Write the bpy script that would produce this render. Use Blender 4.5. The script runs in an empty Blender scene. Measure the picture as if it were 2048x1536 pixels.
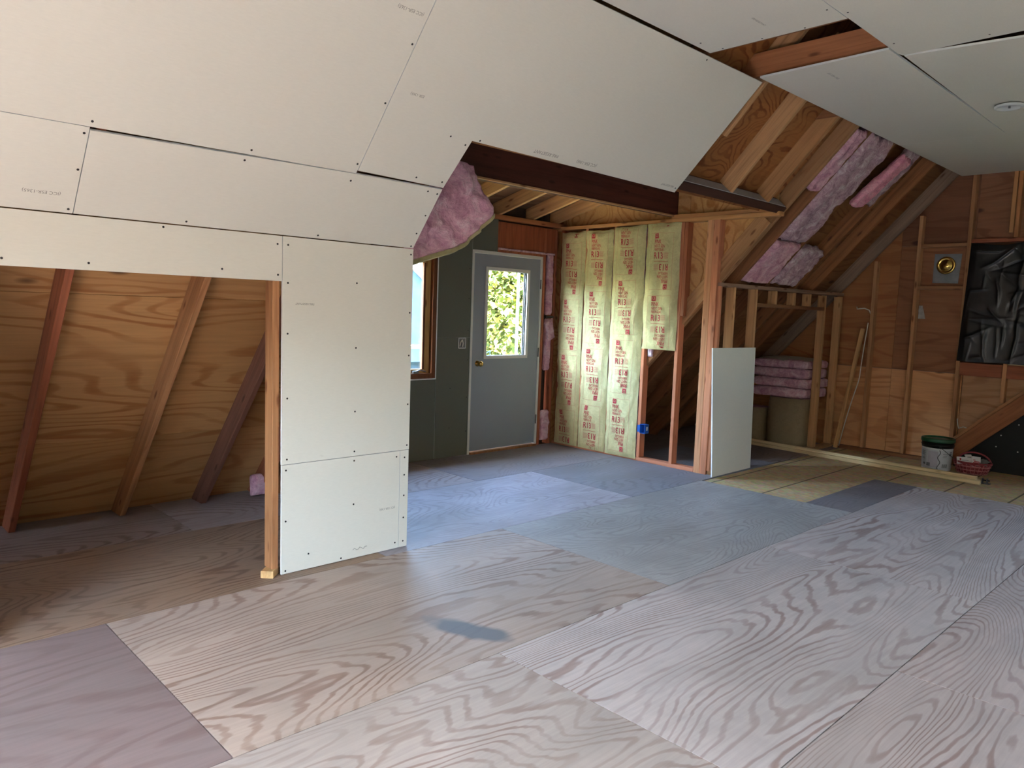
import bpy, bmesh, math, random
from mathutils import Vector, Matrix, noise

# ------------------------------------------------------------------ camera, sky, sun, exposure
sc = bpy.context.scene
COL = sc.collection
cam_d = bpy.data.cameras.new('camera')
cam_d.sensor_width = 36.0
cam_d.lens = 1502.67 / 2048 * 36.0
cam_d.clip_start = 0.05
cam_o = bpy.data.objects.new('camera', cam_d)
COL.objects.link(cam_o)
_R = Vector((0.69303857, 0.72003289, 0.0353578))
_U = Vector((-0.09474296, 0.04235035, 0.99460053))
_F = Vector((-0.71464768, 0.69264643, -0.09756847))
cam_o.matrix_world = Matrix(((_R.x, _U.x, -_F.x, 0.0), (_R.y, _U.y, -_F.y, 0.0), (_R.z, _U.z, -_F.z, 1.4974), (0, 0, 0, 1)))
sc.camera = cam_o

world = bpy.data.worlds.new('sky')
sc.world = world
world.use_nodes = True
wn = world.node_tree.nodes
wl = world.node_tree.links
bg = wn['Background']
sky = wn.new('ShaderNodeTexSky')
sky.sky_type = 'NISHITA'
sky.sun_disc = False
SUN_EL, SUN_AZ = 46.0, 176.0
sky.sun_elevation = math.radians(SUN_EL)
sky.sun_rotation = math.radians(SUN_AZ)
sky.air_density = 1.0
sky.dust_density = 1.0
sky.ozone_density = 1.0
tint = wn.new('ShaderNodeMix')
tint.data_type = 'RGBA'
tint.blend_type = 'MULTIPLY'
tint.inputs[0].default_value = 1.0
tint.inputs[7].default_value = (1.0, 0.97, 0.93, 1.0)
wl.new(sky.outputs['Color'], tint.inputs[6])
wl.new(tint.outputs[2], bg.inputs['Color'])
bg.inputs['Strength'].default_value = 13.0

sun_d = bpy.data.lights.new('sun', 'SUN')
sun_d.energy = 290.0
sun_d.angle = math.radians(1.0)
sun_d.color = (1.0, 0.975, 0.94)
sun_o = bpy.data.objects.new('sun', sun_d)
COL.objects.link(sun_o)
_az, _el = math.radians(SUN_AZ), math.radians(SUN_EL)
_dir = Vector((math.sin(_az) * math.cos(_el), math.cos(_az) * math.cos(_el), math.sin(_el)))
sun_o.rotation_euler = _dir.to_track_quat('Z', 'Y').to_euler()


def portal(name, loc, look, sx, sy):
    d = bpy.data.lights.new(name, 'AREA')
    d.shape = 'RECTANGLE'
    d.size, d.size_y = sx, sy
    d.cycles.is_portal = True
    o = bpy.data.objects.new(name, d)
    o.location = loc
    o.rotation_euler = (-Vector(look)).to_track_quat('Z', 'Y').to_euler()
    COL.objects.link(o)


portal('window_portal', (-5.96, 4.0, 1.41), (1, 0, 0), 1.1, 1.3)
portal('window_portal', (-5.96, 5.5, 1.46), (1, 0, 0), 0.7, 1.0)
portal('window_portal', (-0.70, 9.26, 1.7), (0, -1, 0), 0.5, 0.9)  # portal for the added far gable window
portal('window_portal', (-0.75, -2.78, 1.55), (0, 1, 0), 2.6, 1.6)

sc.view_settings.view_transform = 'Standard'
sc.view_settings.look = 'None'
sc.view_settings.exposure = 0.25
sc.view_settings.gamma = 1.0
sc.view_settings.use_curve_mapping = False
sc.cycles.max_bounces = 7
sc.cycles.diffuse_bounces = 4
sc.cycles.transparent_max_bounces = 12
sc.cycles.sample_clamp_indirect = 8.0
sc.cycles.adaptive_threshold = 0.02

random.seed(7)

# ------------------------------------------------------------------ key dimensions (metres)
KX, KZ = -3.7375, 1.8456          # knee wall board face, its top
CZ, CX0 = 3.0817, -2.6042         # flat ceiling height, where the slope meets it
M = (CZ - KZ) / (CX0 - KX)        # roof pitch
NL = math.sqrt(1 + M * M)
N = Vector((-M / NL, 0, 1 / NL))  # outward roof normal
SD = Vector((1 / NL, 0, M / NL))  # up-slope direction
DX = -5.788                       # dormer door wall
EY = 6.2665                       # dormer end wall
GY = 9.05                         # far gable stud face
NY = -2.6                         # near gable
XR = -0.9                         # ridge
DEP = 0.16                        # rafter depth
D0 = 2.75                         # near side of dormer


def sl(x, y, off=0.0):
    return Vector((x, y, KZ + M * (x - KX))) + N * off


def slz(z, y, off=0.0):
    return sl(KX + (z - KZ) / M, y, off)


# ------------------------------------------------------------------ material helpers
def lin(r, g, b):
    f = lambda c: (c / 255 / 12.92) if c <= 10 else ((c / 255 + 0.055) / 1.055) ** 2.4
    return (f(r), f(g), f(b), 1.0)


class NT:
    def __init__(s, name):
        s.m = bpy.data.materials.new(name)
        s.m.use_nodes = True
        s.t = s.m.node_tree
        s.b = s.t.nodes['Principled BSDF']
        s.out = s.t.nodes['Material Output']

    def n(s, typ, **kw):
        nd = s.t.nodes.new(typ)
        for k, v in kw.items():
            if k.startswith('i_'):
                key = k[2:].replace('_', ' ')
                nd.inputs[key].default_value = v
            else:
                setattr(nd, k, v)
        return nd

    def l(s, a, b):
        s.t.links.new(a, b)

    def math(s, op, a, b=None, c=None, clamp=False):
        nd = s.t.nodes.new('ShaderNodeMath')
        nd.operation = op
        nd.use_clamp = clamp
        for i, v in enumerate((a, b, c)):
            if v is None:
                continue
            if isinstance(v, (int, float)):
                nd.inputs[i].default_value = v
            else:
                s.l(v, nd.inputs[i])
        return nd.outputs[0]

    def mix(s, fac, a, b, blend='MIX'):
        nd = s.t.nodes.new('ShaderNodeMix')
        nd.data_type = 'RGBA'
        nd.blend_type = blend
        nd.clamp_factor = True
        for sock, v in ((nd.inputs[0], fac), (nd.inputs[6], a), (nd.inputs[7], b)):
            if isinstance(v, (int, float)):
                sock.default_value = v
            elif isinstance(v, tuple):
                sock.default_value = v
            else:
                s.l(v, sock)
        return nd.outputs[2]

    def ramp(s, fac, stops):
        nd = s.t.nodes.new('ShaderNodeValToRGB')
        e = nd.color_ramp.elements
        while len(e) < len(stops):
            e.new(0.5)
        for el, (p, c) in zip(e, stops):
            el.position = p
            el.color = c if isinstance(c, tuple) else (c, c, c, 1)
        s.l(fac, nd.inputs[0])
        return nd.outputs[0]

    def coords(s, scale=(1, 1, 1), rand=True, kind='Object'):
        tc = s.n('ShaderNodeTexCoord')
        v = tc.outputs[kind]
        if rand:
            oi = s.n('ShaderNodeObjectInfo')
            mu = s.math('MULTIPLY', oi.outputs['Random'], 91.7)
            ad = s.n('ShaderNodeVectorMath', operation='ADD')
            s.l(v, ad.inputs[0])
            s.l(mu, ad.inputs[1])
            v = ad.outputs[0]
        mp = s.n('ShaderNodeMapping')
        mp.inputs['Scale'].default_value = scale
        s.l(v, mp.inputs['Vector'])
        return mp.outputs[0]

    def noise(s, vec, scale=5, detail=4, rough=0.55, dist=0.0):
        nd = s.n('ShaderNodeTexNoise')
        nd.inputs['Scale'].default_value = scale
        nd.inputs['Detail'].default_value = detail
        nd.inputs['Roughness'].default_value = rough
        nd.inputs['Distortion'].default_value = dist
        s.l(vec, nd.inputs['Vector'])
        return nd.outputs['Fac']

    def bump(s, h, strength=0.3, dist=0.01):
        nd = s.n('ShaderNodeBump')
        nd.inputs['Strength'].default_value = strength
        nd.inputs['Distance'].default_value = dist
        s.l(h, nd.inputs['Height'])
        s.l(nd.outputs[0], s.b.inputs['Normal'])

    def done(s, col=None, rough=0.7, metal=0.0, spec=0.3):
        if col is not None:
            if isinstance(col, tuple):
                s.b.inputs['Base Color'].default_value = col
            else:
                s.l(col, s.b.inputs['Base Color'])
        if isinstance(rough, (int, float)):
            s.b.inputs['Roughness'].default_value = rough
        else:
            s.l(rough, s.b.inputs['Roughness'])
        s.b.inputs['Metallic'].default_value = metal
        s.b.inputs['Specular IOR Level'].default_value = spec
        return s.m


def simple(name, rgb, rough=0.6, metal=0.0, spec=0.3, var=0.08, scale=20):
    t = NT(name)
    n = t.noise(t.coords(), scale, 3)
    f = t.ramp(n, [(0.3, 1 - var), (0.7, 1.0)])
    c = t.mix(1.0, lin(*rgb), f, 'MULTIPLY')
    return t.done(c, rough, metal, spec)


def lumber_mat():
    """sawn softwood; the tint comes from the object's own colour; grain along local Z"""
    t = NT('sawn_lumber')
    oi = t.n('ShaderNodeObjectInfo')
    g = t.noise(t.coords((26, 26, 1.1)), 1.0, 5, 0.6, 0.6)
    g2 = t.noise(t.coords((7, 7, 0.5)), 1.0, 3, 0.5, 0.4)
    bands = t.math('PINGPONG', t.math('MULTIPLY', g2, 9.0), 1.0)
    f = t.ramp(g, [(0.28, 0.62), (0.5, 0.92), (0.72, 1.08)])
    c = t.mix(1.0, oi.outputs['Color'], f, 'MULTIPLY')
    c = t.mix(t.math('MULTIPLY', t.ramp(bands, [(0.0, 1.0), (0.3, 0.0)]), 0.35), c, t.mix(1.0, c, (0.55, 0.38, 0.27, 1), 'MULTIPLY'))
    vo = t.n('ShaderNodeTexVoronoi')
    vo.inputs['Scale'].default_value = 1.0
    t.l(t.coords((11, 11, 3.4)), vo.inputs['Vector'])
    kn = t.ramp(vo.outputs['Distance'], [(0.07, 1.0), (0.17, 0.0)])
    c = t.mix(t.math('MULTIPLY', kn, 0.75), c, t.mix(1.0, c, (0.28, 0.14, 0.08, 1), 'MULTIPLY'))
    blot = t.noise(t.coords((3, 3, 1.2)), 1.0, 3)
    c = t.mix(t.ramp(blot, [(0.45, 0.0), (0.75, 0.35)]), c, t.mix(1.0, c, (0.6, 0.5, 0.45, 1), 'MULTIPLY'))
    hs_ = t.n('ShaderNodeHueSaturation')
    hs_.inputs['Saturation'].default_value = 0.96
    t.l(c, hs_.inputs['Color'])
    t.bump(g, 0.15, 0.003)
    return t.done(hs_.outputs[0], 0.72, 0, 0.25)


def ply_mat(name, dark, across=1.9, along=0.35, bands=16.0, knots=True, axis='Y', contrast=0.75, stain=None, weather=0.0):
    """plywood face: grain lines are the contour lines of a stretched noise; tint from object colour"""
    t = NT(name)
    oi = t.n('ShaderNodeObjectInfo')
    s1 = (across, along, across) if axis == 'Y' else (along, across, across)
    s2 = (60, 2.5, 60) if axis == 'Y' else (2.5, 60, 60)
    fld = t.noise(t.coords(s1), 1.0, 2.0, 0.35, 0.35)
    jit = t.noise(t.coords(tuple(v * 14 for v in s1)), 1.0, 2, 0.5)
    fld = t.math('ADD', fld, t.math('MULTIPLY', jit, 0.016))
    ln = t.math('PINGPONG', t.math('MULTIPLY', fld, bands), 1.0)
    fine = t.noise(t.coords(s2), 1.0, 3, 0.6)
    lines = t.ramp(ln, [(0.0, 1.0), (0.22, 0.85), (0.42, 0.0)])
    brk = t.ramp(t.noise(t.coords(tuple(v * 1.7 for v in s1)), 1.3, 3), [(0.35, 0.25), (0.62, 1.0)])
    lf = t.math('MULTIPLY', t.math('MULTIPLY', lines, brk), contrast)
    base = oi.outputs['Color']
    c = t.mix(lf, base, t.mix(1.0, base, dark, 'MULTIPLY'))
    c = t.mix(1.0, c, t.ramp(fine, [(0.25, 0.86), (0.75, 1.06)]), 'MULTIPLY')
    big = t.noise(t.coords((0.9, 0.6, 0.9)), 1.0, 3)
    c = t.mix(1.0, c, t.ramp(big, [(0.3, 0.82), (0.7, 1.08)]), 'MULTIPLY')
    if knots:
        vo = t.n('ShaderNodeTexVoronoi')
        t.l(t.coords((3.4, 1.5, 3.4) if axis == 'Y' else (1.5, 3.4, 3.4)), vo.inputs['Vector'])
        vo.inputs['Scale'].default_value = 1.0
        kn = t.ramp(vo.outputs['Distance'], [(0.06, 1.0), (0.11, 0.0)])
        c = t.mix(t.math('MULTIPLY', kn, 0.85), c, lin(60, 30, 16))
    if weather:
        w = t.noise(t.coords((1.3, 1.0, 1.3), False), 1.2, 5, 0.65, 0.3)
        c = t.mix(t.math('MULTIPLY', t.ramp(w, [(0.42, 0.0), (0.68, 1.0)]), weather), c, lin(118, 112, 110))
    if stain:
        tc = t.n('ShaderNodeTexCoord')
        geo = t.n('ShaderNodeNewGeometry')
        mp = t.n('ShaderNodeMapping', vector_type='TEXTURE')
        mp.inputs['Location'].default_value = (stain[0], stain[1], 0)
        mp.inputs['Rotation'].default_value = (0, 0, stain[2])
        mp.inputs['Scale'].default_value = (stain[3], stain[4], 1)
        t.l(geo.outputs['Position'], mp.inputs['Vector'])
        nz = t.n('ShaderNodeTexNoise')
        nz.inputs['Scale'].default_value = 6.0
        t.l(geo.outputs['Position'], nz.inputs['Vector'])
        ln_ = t.n('ShaderNodeVectorMath', operation='LENGTH')
        t.l(mp.outputs[0], ln_.inputs[0])
        d = t.math('ADD', ln_.outputs['Value'], t.math('MULTIPLY', t.math('SUBTRACT', nz.outputs['Fac'], 0.5), 1.1))
        c = t.mix(t.math('MULTIPLY', t.ramp(d, [(0.60, 1.0), (1.15, 0.0)]), 0.92), c, lin(88, 92, 100))
    t.bump(t.math('ADD', fine, lf), 0.12, 0.003)
    return t.done(c, 0.62, 0, 0.3)


def osb_mat():
    t = NT('oriented_strand_board')
    vo = t.n('ShaderNodeTexVoronoi')
    vo.inputs['Scale'].default_value = 1.0
    t.l(t.coords((26, 60, 20)), vo.inputs['Vector'])
    n = t.noise(t.coords((9, 22, 9)), 1.0, 5, 0.7, 0.8)
    c = t.mix(0.5, t.ramp(n, [(0.3, lin(120, 95, 62)), (0.5, lin(176, 150, 108)), (0.7, lin(205, 186, 150))]),
              t.mix(1.0, vo.outputs['Color'], lin(235, 205, 160), 'MULTIPLY'))
    c = t.mix(0.5, c, lin(188, 162, 122))
    tc = t.n('ShaderNodeTexCoord')
    sp = t.n('ShaderNodeSeparateXYZ')
    geo = t.n('ShaderNodeNewGeometry')
    t.l(geo.outputs['Position'], sp.inputs[0])
    fr = t.math('FRACT', t.math('DIVIDE', t.math('ADD', sp.outputs['X'], 10.08), 0.5))
    ln = t.math('LESS_THAN', fr, 0.035)
    c = t.mix(t.math('MULTIPLY', ln, 0.75), c, lin(48, 38, 30))
    t.bump(n, 0.3, 0.004)
    return t.done(c, 0.75, 0, 0.25)


def drywall_mat(name, rgb):
    t = NT(name)
    big = t.noise(t.coords((0.8, 0.8, 0.8)), 1.0, 3)
    fib = t.noise(t.coords((180, 30, 180)), 1.0, 2)
    sc_ = t.noise(t.coords((6, 3, 6)), 1.0, 5, 0.75)
    c = t.mix(1.0, lin(*rgb), t.ramp(big, [(0.3, 0.955), (0.7, 1.0)]), 'MULTIPLY')
    c = t.mix(1.0, c, t.ramp(fib, [(0.2, 0.97), (0.8, 1.02)]), 'MULTIPLY')
    c = t.mix(t.ramp(sc_, [(0.70, 0.0), (0.80, 0.25)]), c, lin(150, 140, 125))
    t.bump(fib, 0.03, 0.001)
    return t.done(c, 0.8, 0, 0.2)


def pink_mat(name, a, b, cshade):
    t = NT(name)
    n = t.noise(t.coords((9, 9, 9)), 1.0, 6, 0.7, 0.8)
    f = t.noise(t.coords((60, 14, 60)), 1.0, 4, 0.7, 0.5)
    c = t.ramp(n, [(0.3, lin(*cshade)), (0.5, lin(*a)), (0.7, lin(*b))])
    c = t.mix(1.0, c, t.ramp(f, [(0.3, 0.82), (0.7, 1.08)]), 'MULTIPLY')
    t.bump(t.math('ADD', n, t.math('MULTIPLY', f, 0.4)), 0.9, 0.02)
    return t.done(c, 0.95, 0, 0.1)


def kraft_mat(name, rgb):
    t = NT(name)
    n = t.noise(t.coords((14, 14, 14)), 1.0, 6, 0.7, 1.2)
    w = t.noise(t.coords((40, 40, 12)), 1.0, 4, 0.6, 0.5)
    c = t.mix(1.0, lin(*rgb), t.ramp(n, [(0.3, 0.82), (0.7, 1.05)]), 'MULTIPLY')
    t.bump(t.math('ADD', n, t.math('MULTIPLY', w, 0.3)), 0.6, 0.012)
    return t.done(c, 0.75, 0, 0.25)


def glass_mat():
    t = NT('clear_glass')
    tr = t.n('ShaderNodeBsdfTransparent')
    tr.inputs['Color'].default_value = (0.93, 0.97, 0.96, 1)
    gl = t.n('ShaderNodeBsdfGlossy')
    gl.inputs['Roughness'].default_value = 0.02
    mx = t.n('ShaderNodeMixShader')
    mx.inputs[0].default_value = 0.06
    t.l(tr.outputs[0], mx.inputs[1])
    t.l(gl.outputs[0], mx.inputs[2])
    t.l(mx.outputs[0], t.out.inputs['Surface'])
    return t.m


LUM = lumber_mat()
PLY_FLOOR = ply_mat('plywood_floor', (0.52, 0.40, 0.36, 1), 1.5, 0.30, 120, False, 'Y', 0.9, None, 0.35)
PLY_FLOOR_STAIN = ply_mat('plywood_floor_stained', (0.52, 0.40, 0.36, 1), 1.5, 0.30, 120, False, 'Y', 0.9, (-2.56, 2.245, 0.36, 0.27, 0.095), 0.3)
PLY_FLOOR_GREY = ply_mat('plywood_floor_weathered', (0.70, 0.66, 0.66, 1), 1.9, 0.6, 95, False, 'Y', 0.75, None, 0.55)
PLY_FLOOR_PALE = ply_mat('plywood_floor_pale', (0.72, 0.62, 0.60, 1), 1.3, 0.26, 70, False, 'Y', 0.6, None, 0.45)
PLY_ROOF = ply_mat('plywood_sheathing', (0.58, 0.36, 0.22, 1), 2.0, 0.4, 34, True, 'Y', 0.8)
PLY_SWIRL = ply_mat('plywood_swirled', (0.45, 0.22, 0.10, 1), 2.6, 1.5, 40, True, 'Y', 0.9)
PLY_GABLE = ply_mat('plywood_gable', (0.60, 0.40, 0.28, 1), 2.2, 0.45, 26, True, 'X', 0.6)
OSB = osb_mat()
DRY = drywall_mat('drywall_paper', (230, 225, 212))
GYP = simple('gypsum_core', (238, 238, 236), 0.85)
GREEN = drywall_mat('green_board_paper', (100, 102, 90))
PINK = pink_mat('pink_fibreglass', (222, 172, 186), (240, 214, 218), (184, 126, 146))
PINKGREY = pink_mat('dusty_fibreglass', (200, 166, 176), (234, 222, 224), (150, 118, 130))
PINKHOT = pink_mat('bright_pink_fibreglass', (240, 164, 182), (246, 192, 202), (214, 128, 152))
KRAFT = kraft_mat('kraft_facing', (204, 194, 144))
KRAFTBR = kraft_mat('brown_kraft_wrap', (146, 128, 98))
INK = simple('red_ink', (186, 66, 74), 0.8, var=0.25, scale=60)
INKPALE = simple('pale_red_ink', (198, 142, 120), 0.8, var=0.2, scale=60)
PENCIL = simple('grey_stamp_ink', (150, 144, 134), 0.8, var=0.3, scale=80)
SCREW = simple('dark_screw', (48, 44, 42), 0.5, 0.3)
DOORP = simple('grey_door_paint', (140, 145, 152), 0.45, 0, 0.4, 0.03, 3)
WHITEP = simple('white_paint', (214, 212, 205), 0.5, 0, 0.4, 0.05, 6)
BRASS = simple('polished_brass', (214, 178, 98), 0.18, 1.0, 0.5, 0.1, 8)
STEEL = simple('dull_steel', (120, 120, 122), 0.45, 0.9, 0.5, 0.15, 12)
GALV = simple('galvanised_sheet', (142, 146, 150), 0.42, 0.75, 0.5, 0.25, 9)
BLACKPL = simple('black_polythene', (20, 21, 23), 0.30, 0, 0.45, 0.1, 10)
BLACKBD = simple('black_felt_paper', (34, 34, 35), 0.75, 0, 0.3, 0.2, 7)
BLUEPL = simple('blue_plastic', (28, 92, 176), 0.4, 0, 0.5)
GREENPL = simple('green_plastic', (30, 88, 60), 0.35, 0, 0.5)
BLACKSM = simple('black_plastic', (20, 22, 24), 0.4, 0, 0.5)
WHITEPL = simple('white_plastic', (226, 228, 230), 0.35, 0, 0.5, 0.04)
LABELC = simple('pail_label_paper', (206, 208, 214), 0.5, 0, 0.4, 0.05)
GREYINK = simple('grey_label_ink', (120, 122, 130), 0.6)
WICKER = simple('red_wicker', (156, 62, 70), 0.55, 0, 0.4, 0.35, 40)
WICKERP = simple('pink_wicker', (206, 130, 130), 0.55, 0, 0.4, 0.3, 40)
PAPER = simple('white_paper', (226, 226, 226), 0.7)
GREYCLOTH = simple('grey_liner', (120, 118, 116), 0.8)
GLASS = glass_mat()
CABLE = simple('white_cable', (222, 218, 206), 0.45)
GREYBD = simple('grey_board', (150, 146, 146), 0.7)
ROOFING = simple('dark_roofing', (54, 50, 48), 0.9)
SIDING = simple('pale_siding', (120, 118, 114), 0.7)
DARKWOOD = LUM

# tints for lumber and plywood (object colours)
T_PINE = lin(192, 148, 102)
T_PALE = lin(224, 200, 150)
T_ORANGE = lin(174, 122, 78)
T_RED = lin(150, 84, 54)
T_DARK = lin(92, 54, 38)
T_FIR = lin(202, 132, 92)
T_GREYW = lin(136, 112, 94)
T_BROWN = lin(140, 92, 56)


# ------------------------------------------------------------------ geometry helpers
ROOT = {}


def link(o, parent=None):
    COL.objects.link(o)
    if parent is not None:
        o.parent = parent
        o.location = Vector(o.location) - wloc(parent)
    return o


def wloc(o):
    v = Vector(o.location)
    while o.parent is not None:
        o = o.parent
        v += Vector(o.location)
    return v


def tag(o, label=None, cat=None, group=None, kind=None):
    if label:
        o['label'] = label
    if cat:
        o['category'] = cat
    if group:
        o['group'] = group
    if kind:
        o['kind'] = kind
    return o


def empty(name, loc=(0, 0, 0), label=None, cat=None, group=None, kind=None):
    o = bpy.data.objects.new(name, None)
    o.empty_display_size = 0.1
    o.location = loc
    COL.objects.link(o)
    return tag(o, label, cat, group, kind)


def mesh(name, verts, faces, mat, parent=None, loc=None, tint=None, smooth=False, mats=None, midx=None):
    """verts in world coordinates; the origin goes to loc (or their centre)"""
    vs = [Vector(v) for v in verts]
    if loc is None:
        lo = Vector([min(v[i] for v in vs) for i in range(3)])
        hi = Vector([max(v[i] for v in vs) for i in range(3)])
        loc = (lo + hi) / 2
    loc = Vector(loc)
    me = bpy.data.meshes.new(name)
    me.from_pydata([v - loc for v in vs], [], faces)
    me.materials.append(mat)
    for mm in (mats or []):
        me.materials.append(mm)
    if midx:
        for p, i in zip(me.polygons, midx):
            p.material_index = i
    if smooth:
        for p in me.polygons:
            p.use_smooth = True
    me.validate()
    o = bpy.data.objects.new(name, me)
    o.location = loc
    if tint:
        o.color = tint
    return link(o, parent)


BOXF = [(0, 3, 2, 1), (4, 5, 6, 7), (0, 1, 5, 4), (1, 2, 6, 5), (2, 3, 7, 6), (3, 0, 4, 7)]


def boxv(lo, hi):
    (a, b, c), (d, e, f) = lo, hi
    return [(a, b, c), (d, b, c), (d, e, c), (a, e, c), (a, b, f), (d, b, f), (d, e, f), (a, e, f)]


def box(name, lo, hi, mat, parent=None, tint=None):
    return mesh(name, boxv(lo, hi), BOXF, mat, parent, None, tint)


def boxes(name, lst, mat, parent=None, tint=None):
    v, f = [], []
    for lo, hi in lst:
        k = len(v)
        v += boxv(lo, hi)
        f += [tuple(i + k for i in q) for q in BOXF]
    return mesh(name, v, f, mat, parent, None, tint)


def beam(name, p0, p1, wdir, w, d, parent=None, tint=T_PINE, mat=None, bev=0.003):
    """board from p0 to p1 (centre line); w along wdir, d across; grain runs along its length; eased edges"""
    p0, p1 = Vector(p0), Vector(p1)
    z = (p1 - p0)
    L = z.length
    z.normalize()
    x = Vector(wdir)
    x = (x - z * x.dot(z)).normalized()
    y = z.cross(x)
    hw, hd = w / 2, d / 2
    b = min(bev, hw * 0.3, hd * 0.3)
    ring = [(-hw + b, -hd), (hw - b, -hd), (hw, -hd + b), (hw, hd - b), (hw - b, hd), (-hw + b, hd), (-hw, hd - b), (-hw, -hd + b)]
    vs = [(a, c, -L / 2) for a, c in ring] + [(a, c, L / 2) for a, c in ring]
    fs = [(i, (i + 1) % 8, 8 + (i + 1) % 8, 8 + i) for i in range(8)] + [tuple(range(7, -1, -1)), tuple(range(8, 16))]
    me = bpy.data.meshes.new(name)
    me.from_pydata(vs, [], fs)
    me.materials.append(mat or LUM)
    o = bpy.data.objects.new(name, me)
    rot = Matrix((x, y, z)).transposed()
    o.rotation_euler = rot.to_euler()
    o.location = (p0 + p1) / 2
    k = random.uniform(0.9, 1.08)
    o.color = (tint[0] * k, tint[1] * k, tint[2] * k, 1)
    return link(o, parent)


def prism(name, pts, nrm, th, mat, parent=None, tint=None, edge=None):
    """planar polygon (counter-clockwise seen against nrm side is free) extruded by th along nrm; edge material on the rim"""
    pts = [Vector(p) for p in pts]
    nrm = Vector(nrm).normalized()
    n = len(pts)
    vs = pts + [p + nrm * th for p in pts]
    fs = [tuple(range(n)), tuple(range(2 * n - 1, n - 1, -1))] + [(i, i + n, (i + 1) % n + n, (i + 1) % n) for i in range(n)]
    o = mesh(name, vs, fs, mat, parent, None, tint, mats=[edge] if edge else None, midx=[0, 0] + [1] * n if edge else None)
    bm = bmesh.new()
    bm.from_mesh(o.data)
    bmesh.ops.recalc_face_normals(bm, faces=bm.faces)
    bm.to_mesh(o.data)
    bm.free()
    return o


def tube_data(pts, r, seg=8, closed=False):
    pts = [Vector(p) for p in pts]
    vs, fs = [], []
    n = len(pts)
    prev = None
    for i, p in enumerate(pts):
        if closed:
            t = pts[(i + 1) % n] - pts[i - 1]
        else:
            t = pts[min(i + 1, n - 1)] - pts[max(i - 1, 0)]
        t.normalize()
        u = prev if prev else (Vector((0, 0, 1)) if abs(t.z) < 0.9 else Vector((1, 0, 0)))
        u = (u - t * u.dot(t)).normalized()
        prev = u
        w = t.cross(u)
        rr = r[i] if isinstance(r, (list, tuple)) else r
        for k in range(seg):
            a = 2 * math.pi * k / seg
            vs.append(p + (u * math.cos(a) + w * math.sin(a)) * rr)
    m = n if closed else n - 1
    for i in range(m):
        for k in range(seg):
            a, b = i * seg + k, i * seg + (k + 1) % seg
            c, d = ((i + 1) % n) * seg + (k + 1) % seg, ((i + 1) % n) * seg + k
            fs.append((a, b, c, d))
    if not closed:
        fs.append(tuple(range(seg - 1, -1, -1)))
        fs.append(tuple(range((n - 1) * seg, n * seg)))
    return vs, fs


def tube(name, pts, r, mat, parent=None, seg=8, closed=False):
    v, f = tube_data(pts, r, seg, closed)
    return mesh(name, v, f, mat, parent, None, None, True)


def lathe(name, prof, origin, axis, mat, parent=None, seg=32, smooth=True):
    """prof: list of (radius, height) along axis from origin"""
    o = Vector(origin)
    z = Vector(axis).normalized()
    x = z.orthogonal().normalized()
    y = z.cross(x)
    vs, fs = [], []
    n = len(prof)
    for r, h in prof:
        for k in range(seg):
            a = 2 * math.pi * k / seg
            vs.append(o + z * h + (x * math.cos(a) + y * math.sin(a)) * r)
    for i in range(n - 1):
        for k in range(seg):
            fs.append((i * seg + k, i * seg + (k + 1) % seg, (i + 1) * seg + (k + 1) % seg, (i + 1) * seg + k))
    fs.append(tuple(range(seg - 1, -1, -1)))
    fs.append(tuple(range((n - 1) * seg, n * seg)))
    return mesh(name, vs, fs, mat, parent, None, None, smooth)


def screws(pts, nrm, parent, r=0.0055):
    """many tiny screw heads on one board, joined: too small to pick apart"""
    nrm = Vector(nrm).normalized()
    u = nrm.orthogonal().normalized()
    w = nrm.cross(u)
    vs, fs = [], []
    for p in pts:
        p = Vector(p) + nrm * 0.0012
        k = len(vs)
        for i in range(8):
            a = i * math.pi / 4
            vs.append(p + (u * math.cos(a) + w * math.sin(a)) * r)
        for i in range(8):
            a = i * math.pi / 4
            vs.append(p - nrm * 0.004 + (u * math.cos(a) + w * math.sin(a)) * r)
        fs.append(tuple(range(k, k + 8)))
        for i in range(8):
            fs.append((k + i, k + 8 + i, k + 8 + (i + 1) % 8, k + (i + 1) % 8))
    o = mesh('screw_heads', vs, fs, SCREW, parent)
    o['kind'] = 'stuff'
    return o


_TX = {}


def text_geo(s, size=1.0, bold=0.014):
    """flat triangulated outline of a word from the built-in font: verts (x,y), faces, width"""
    key = (s, bold)
    if key not in _TX:
        cu = bpy.data.curves.new('t', 'FONT')
        cu.body = s
        cu.size = 1.0
        cu.resolution_u = 3
        cu.offset = bold
        ob = bpy.data.objects.new('t', cu)
        COL.objects.link(ob)
        dg = bpy.context.evaluated_depsgraph_get()
        me = bpy.data.meshes.new_from_object(ob.evaluated_get(dg))
        vs = [(v.co.x, v.co.y) for v in me.vertices]
        fs = [tuple(p.vertices) for p in me.polygons]
        bpy.data.objects.remove(ob)
        bpy.data.meshes.remove(me)
        bpy.data.curves.remove(cu)
        x0 = min(v[0] for v in vs)
        _TX[key] = ([(a - x0, b) for a, b in vs], fs, max(v[0] for v in vs) - x0)
    v, f, w = _TX[key]
    return [(a * size, b * size) for a, b in v], f, w * size


def stamp(s, origin, ux, uy, size, mat, parent, lift=0.0012):
    ux, uy = Vector(ux).normalized(), Vector(uy).normalized()
    n = ux.cross(uy)
    v, f, w = text_geo(s, size, 0.0)
    o = Vector(origin)
    return mesh('printed_stamp', [o + ux * a + uy * b + n * lift for a, b in v], f, mat, parent)


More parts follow.
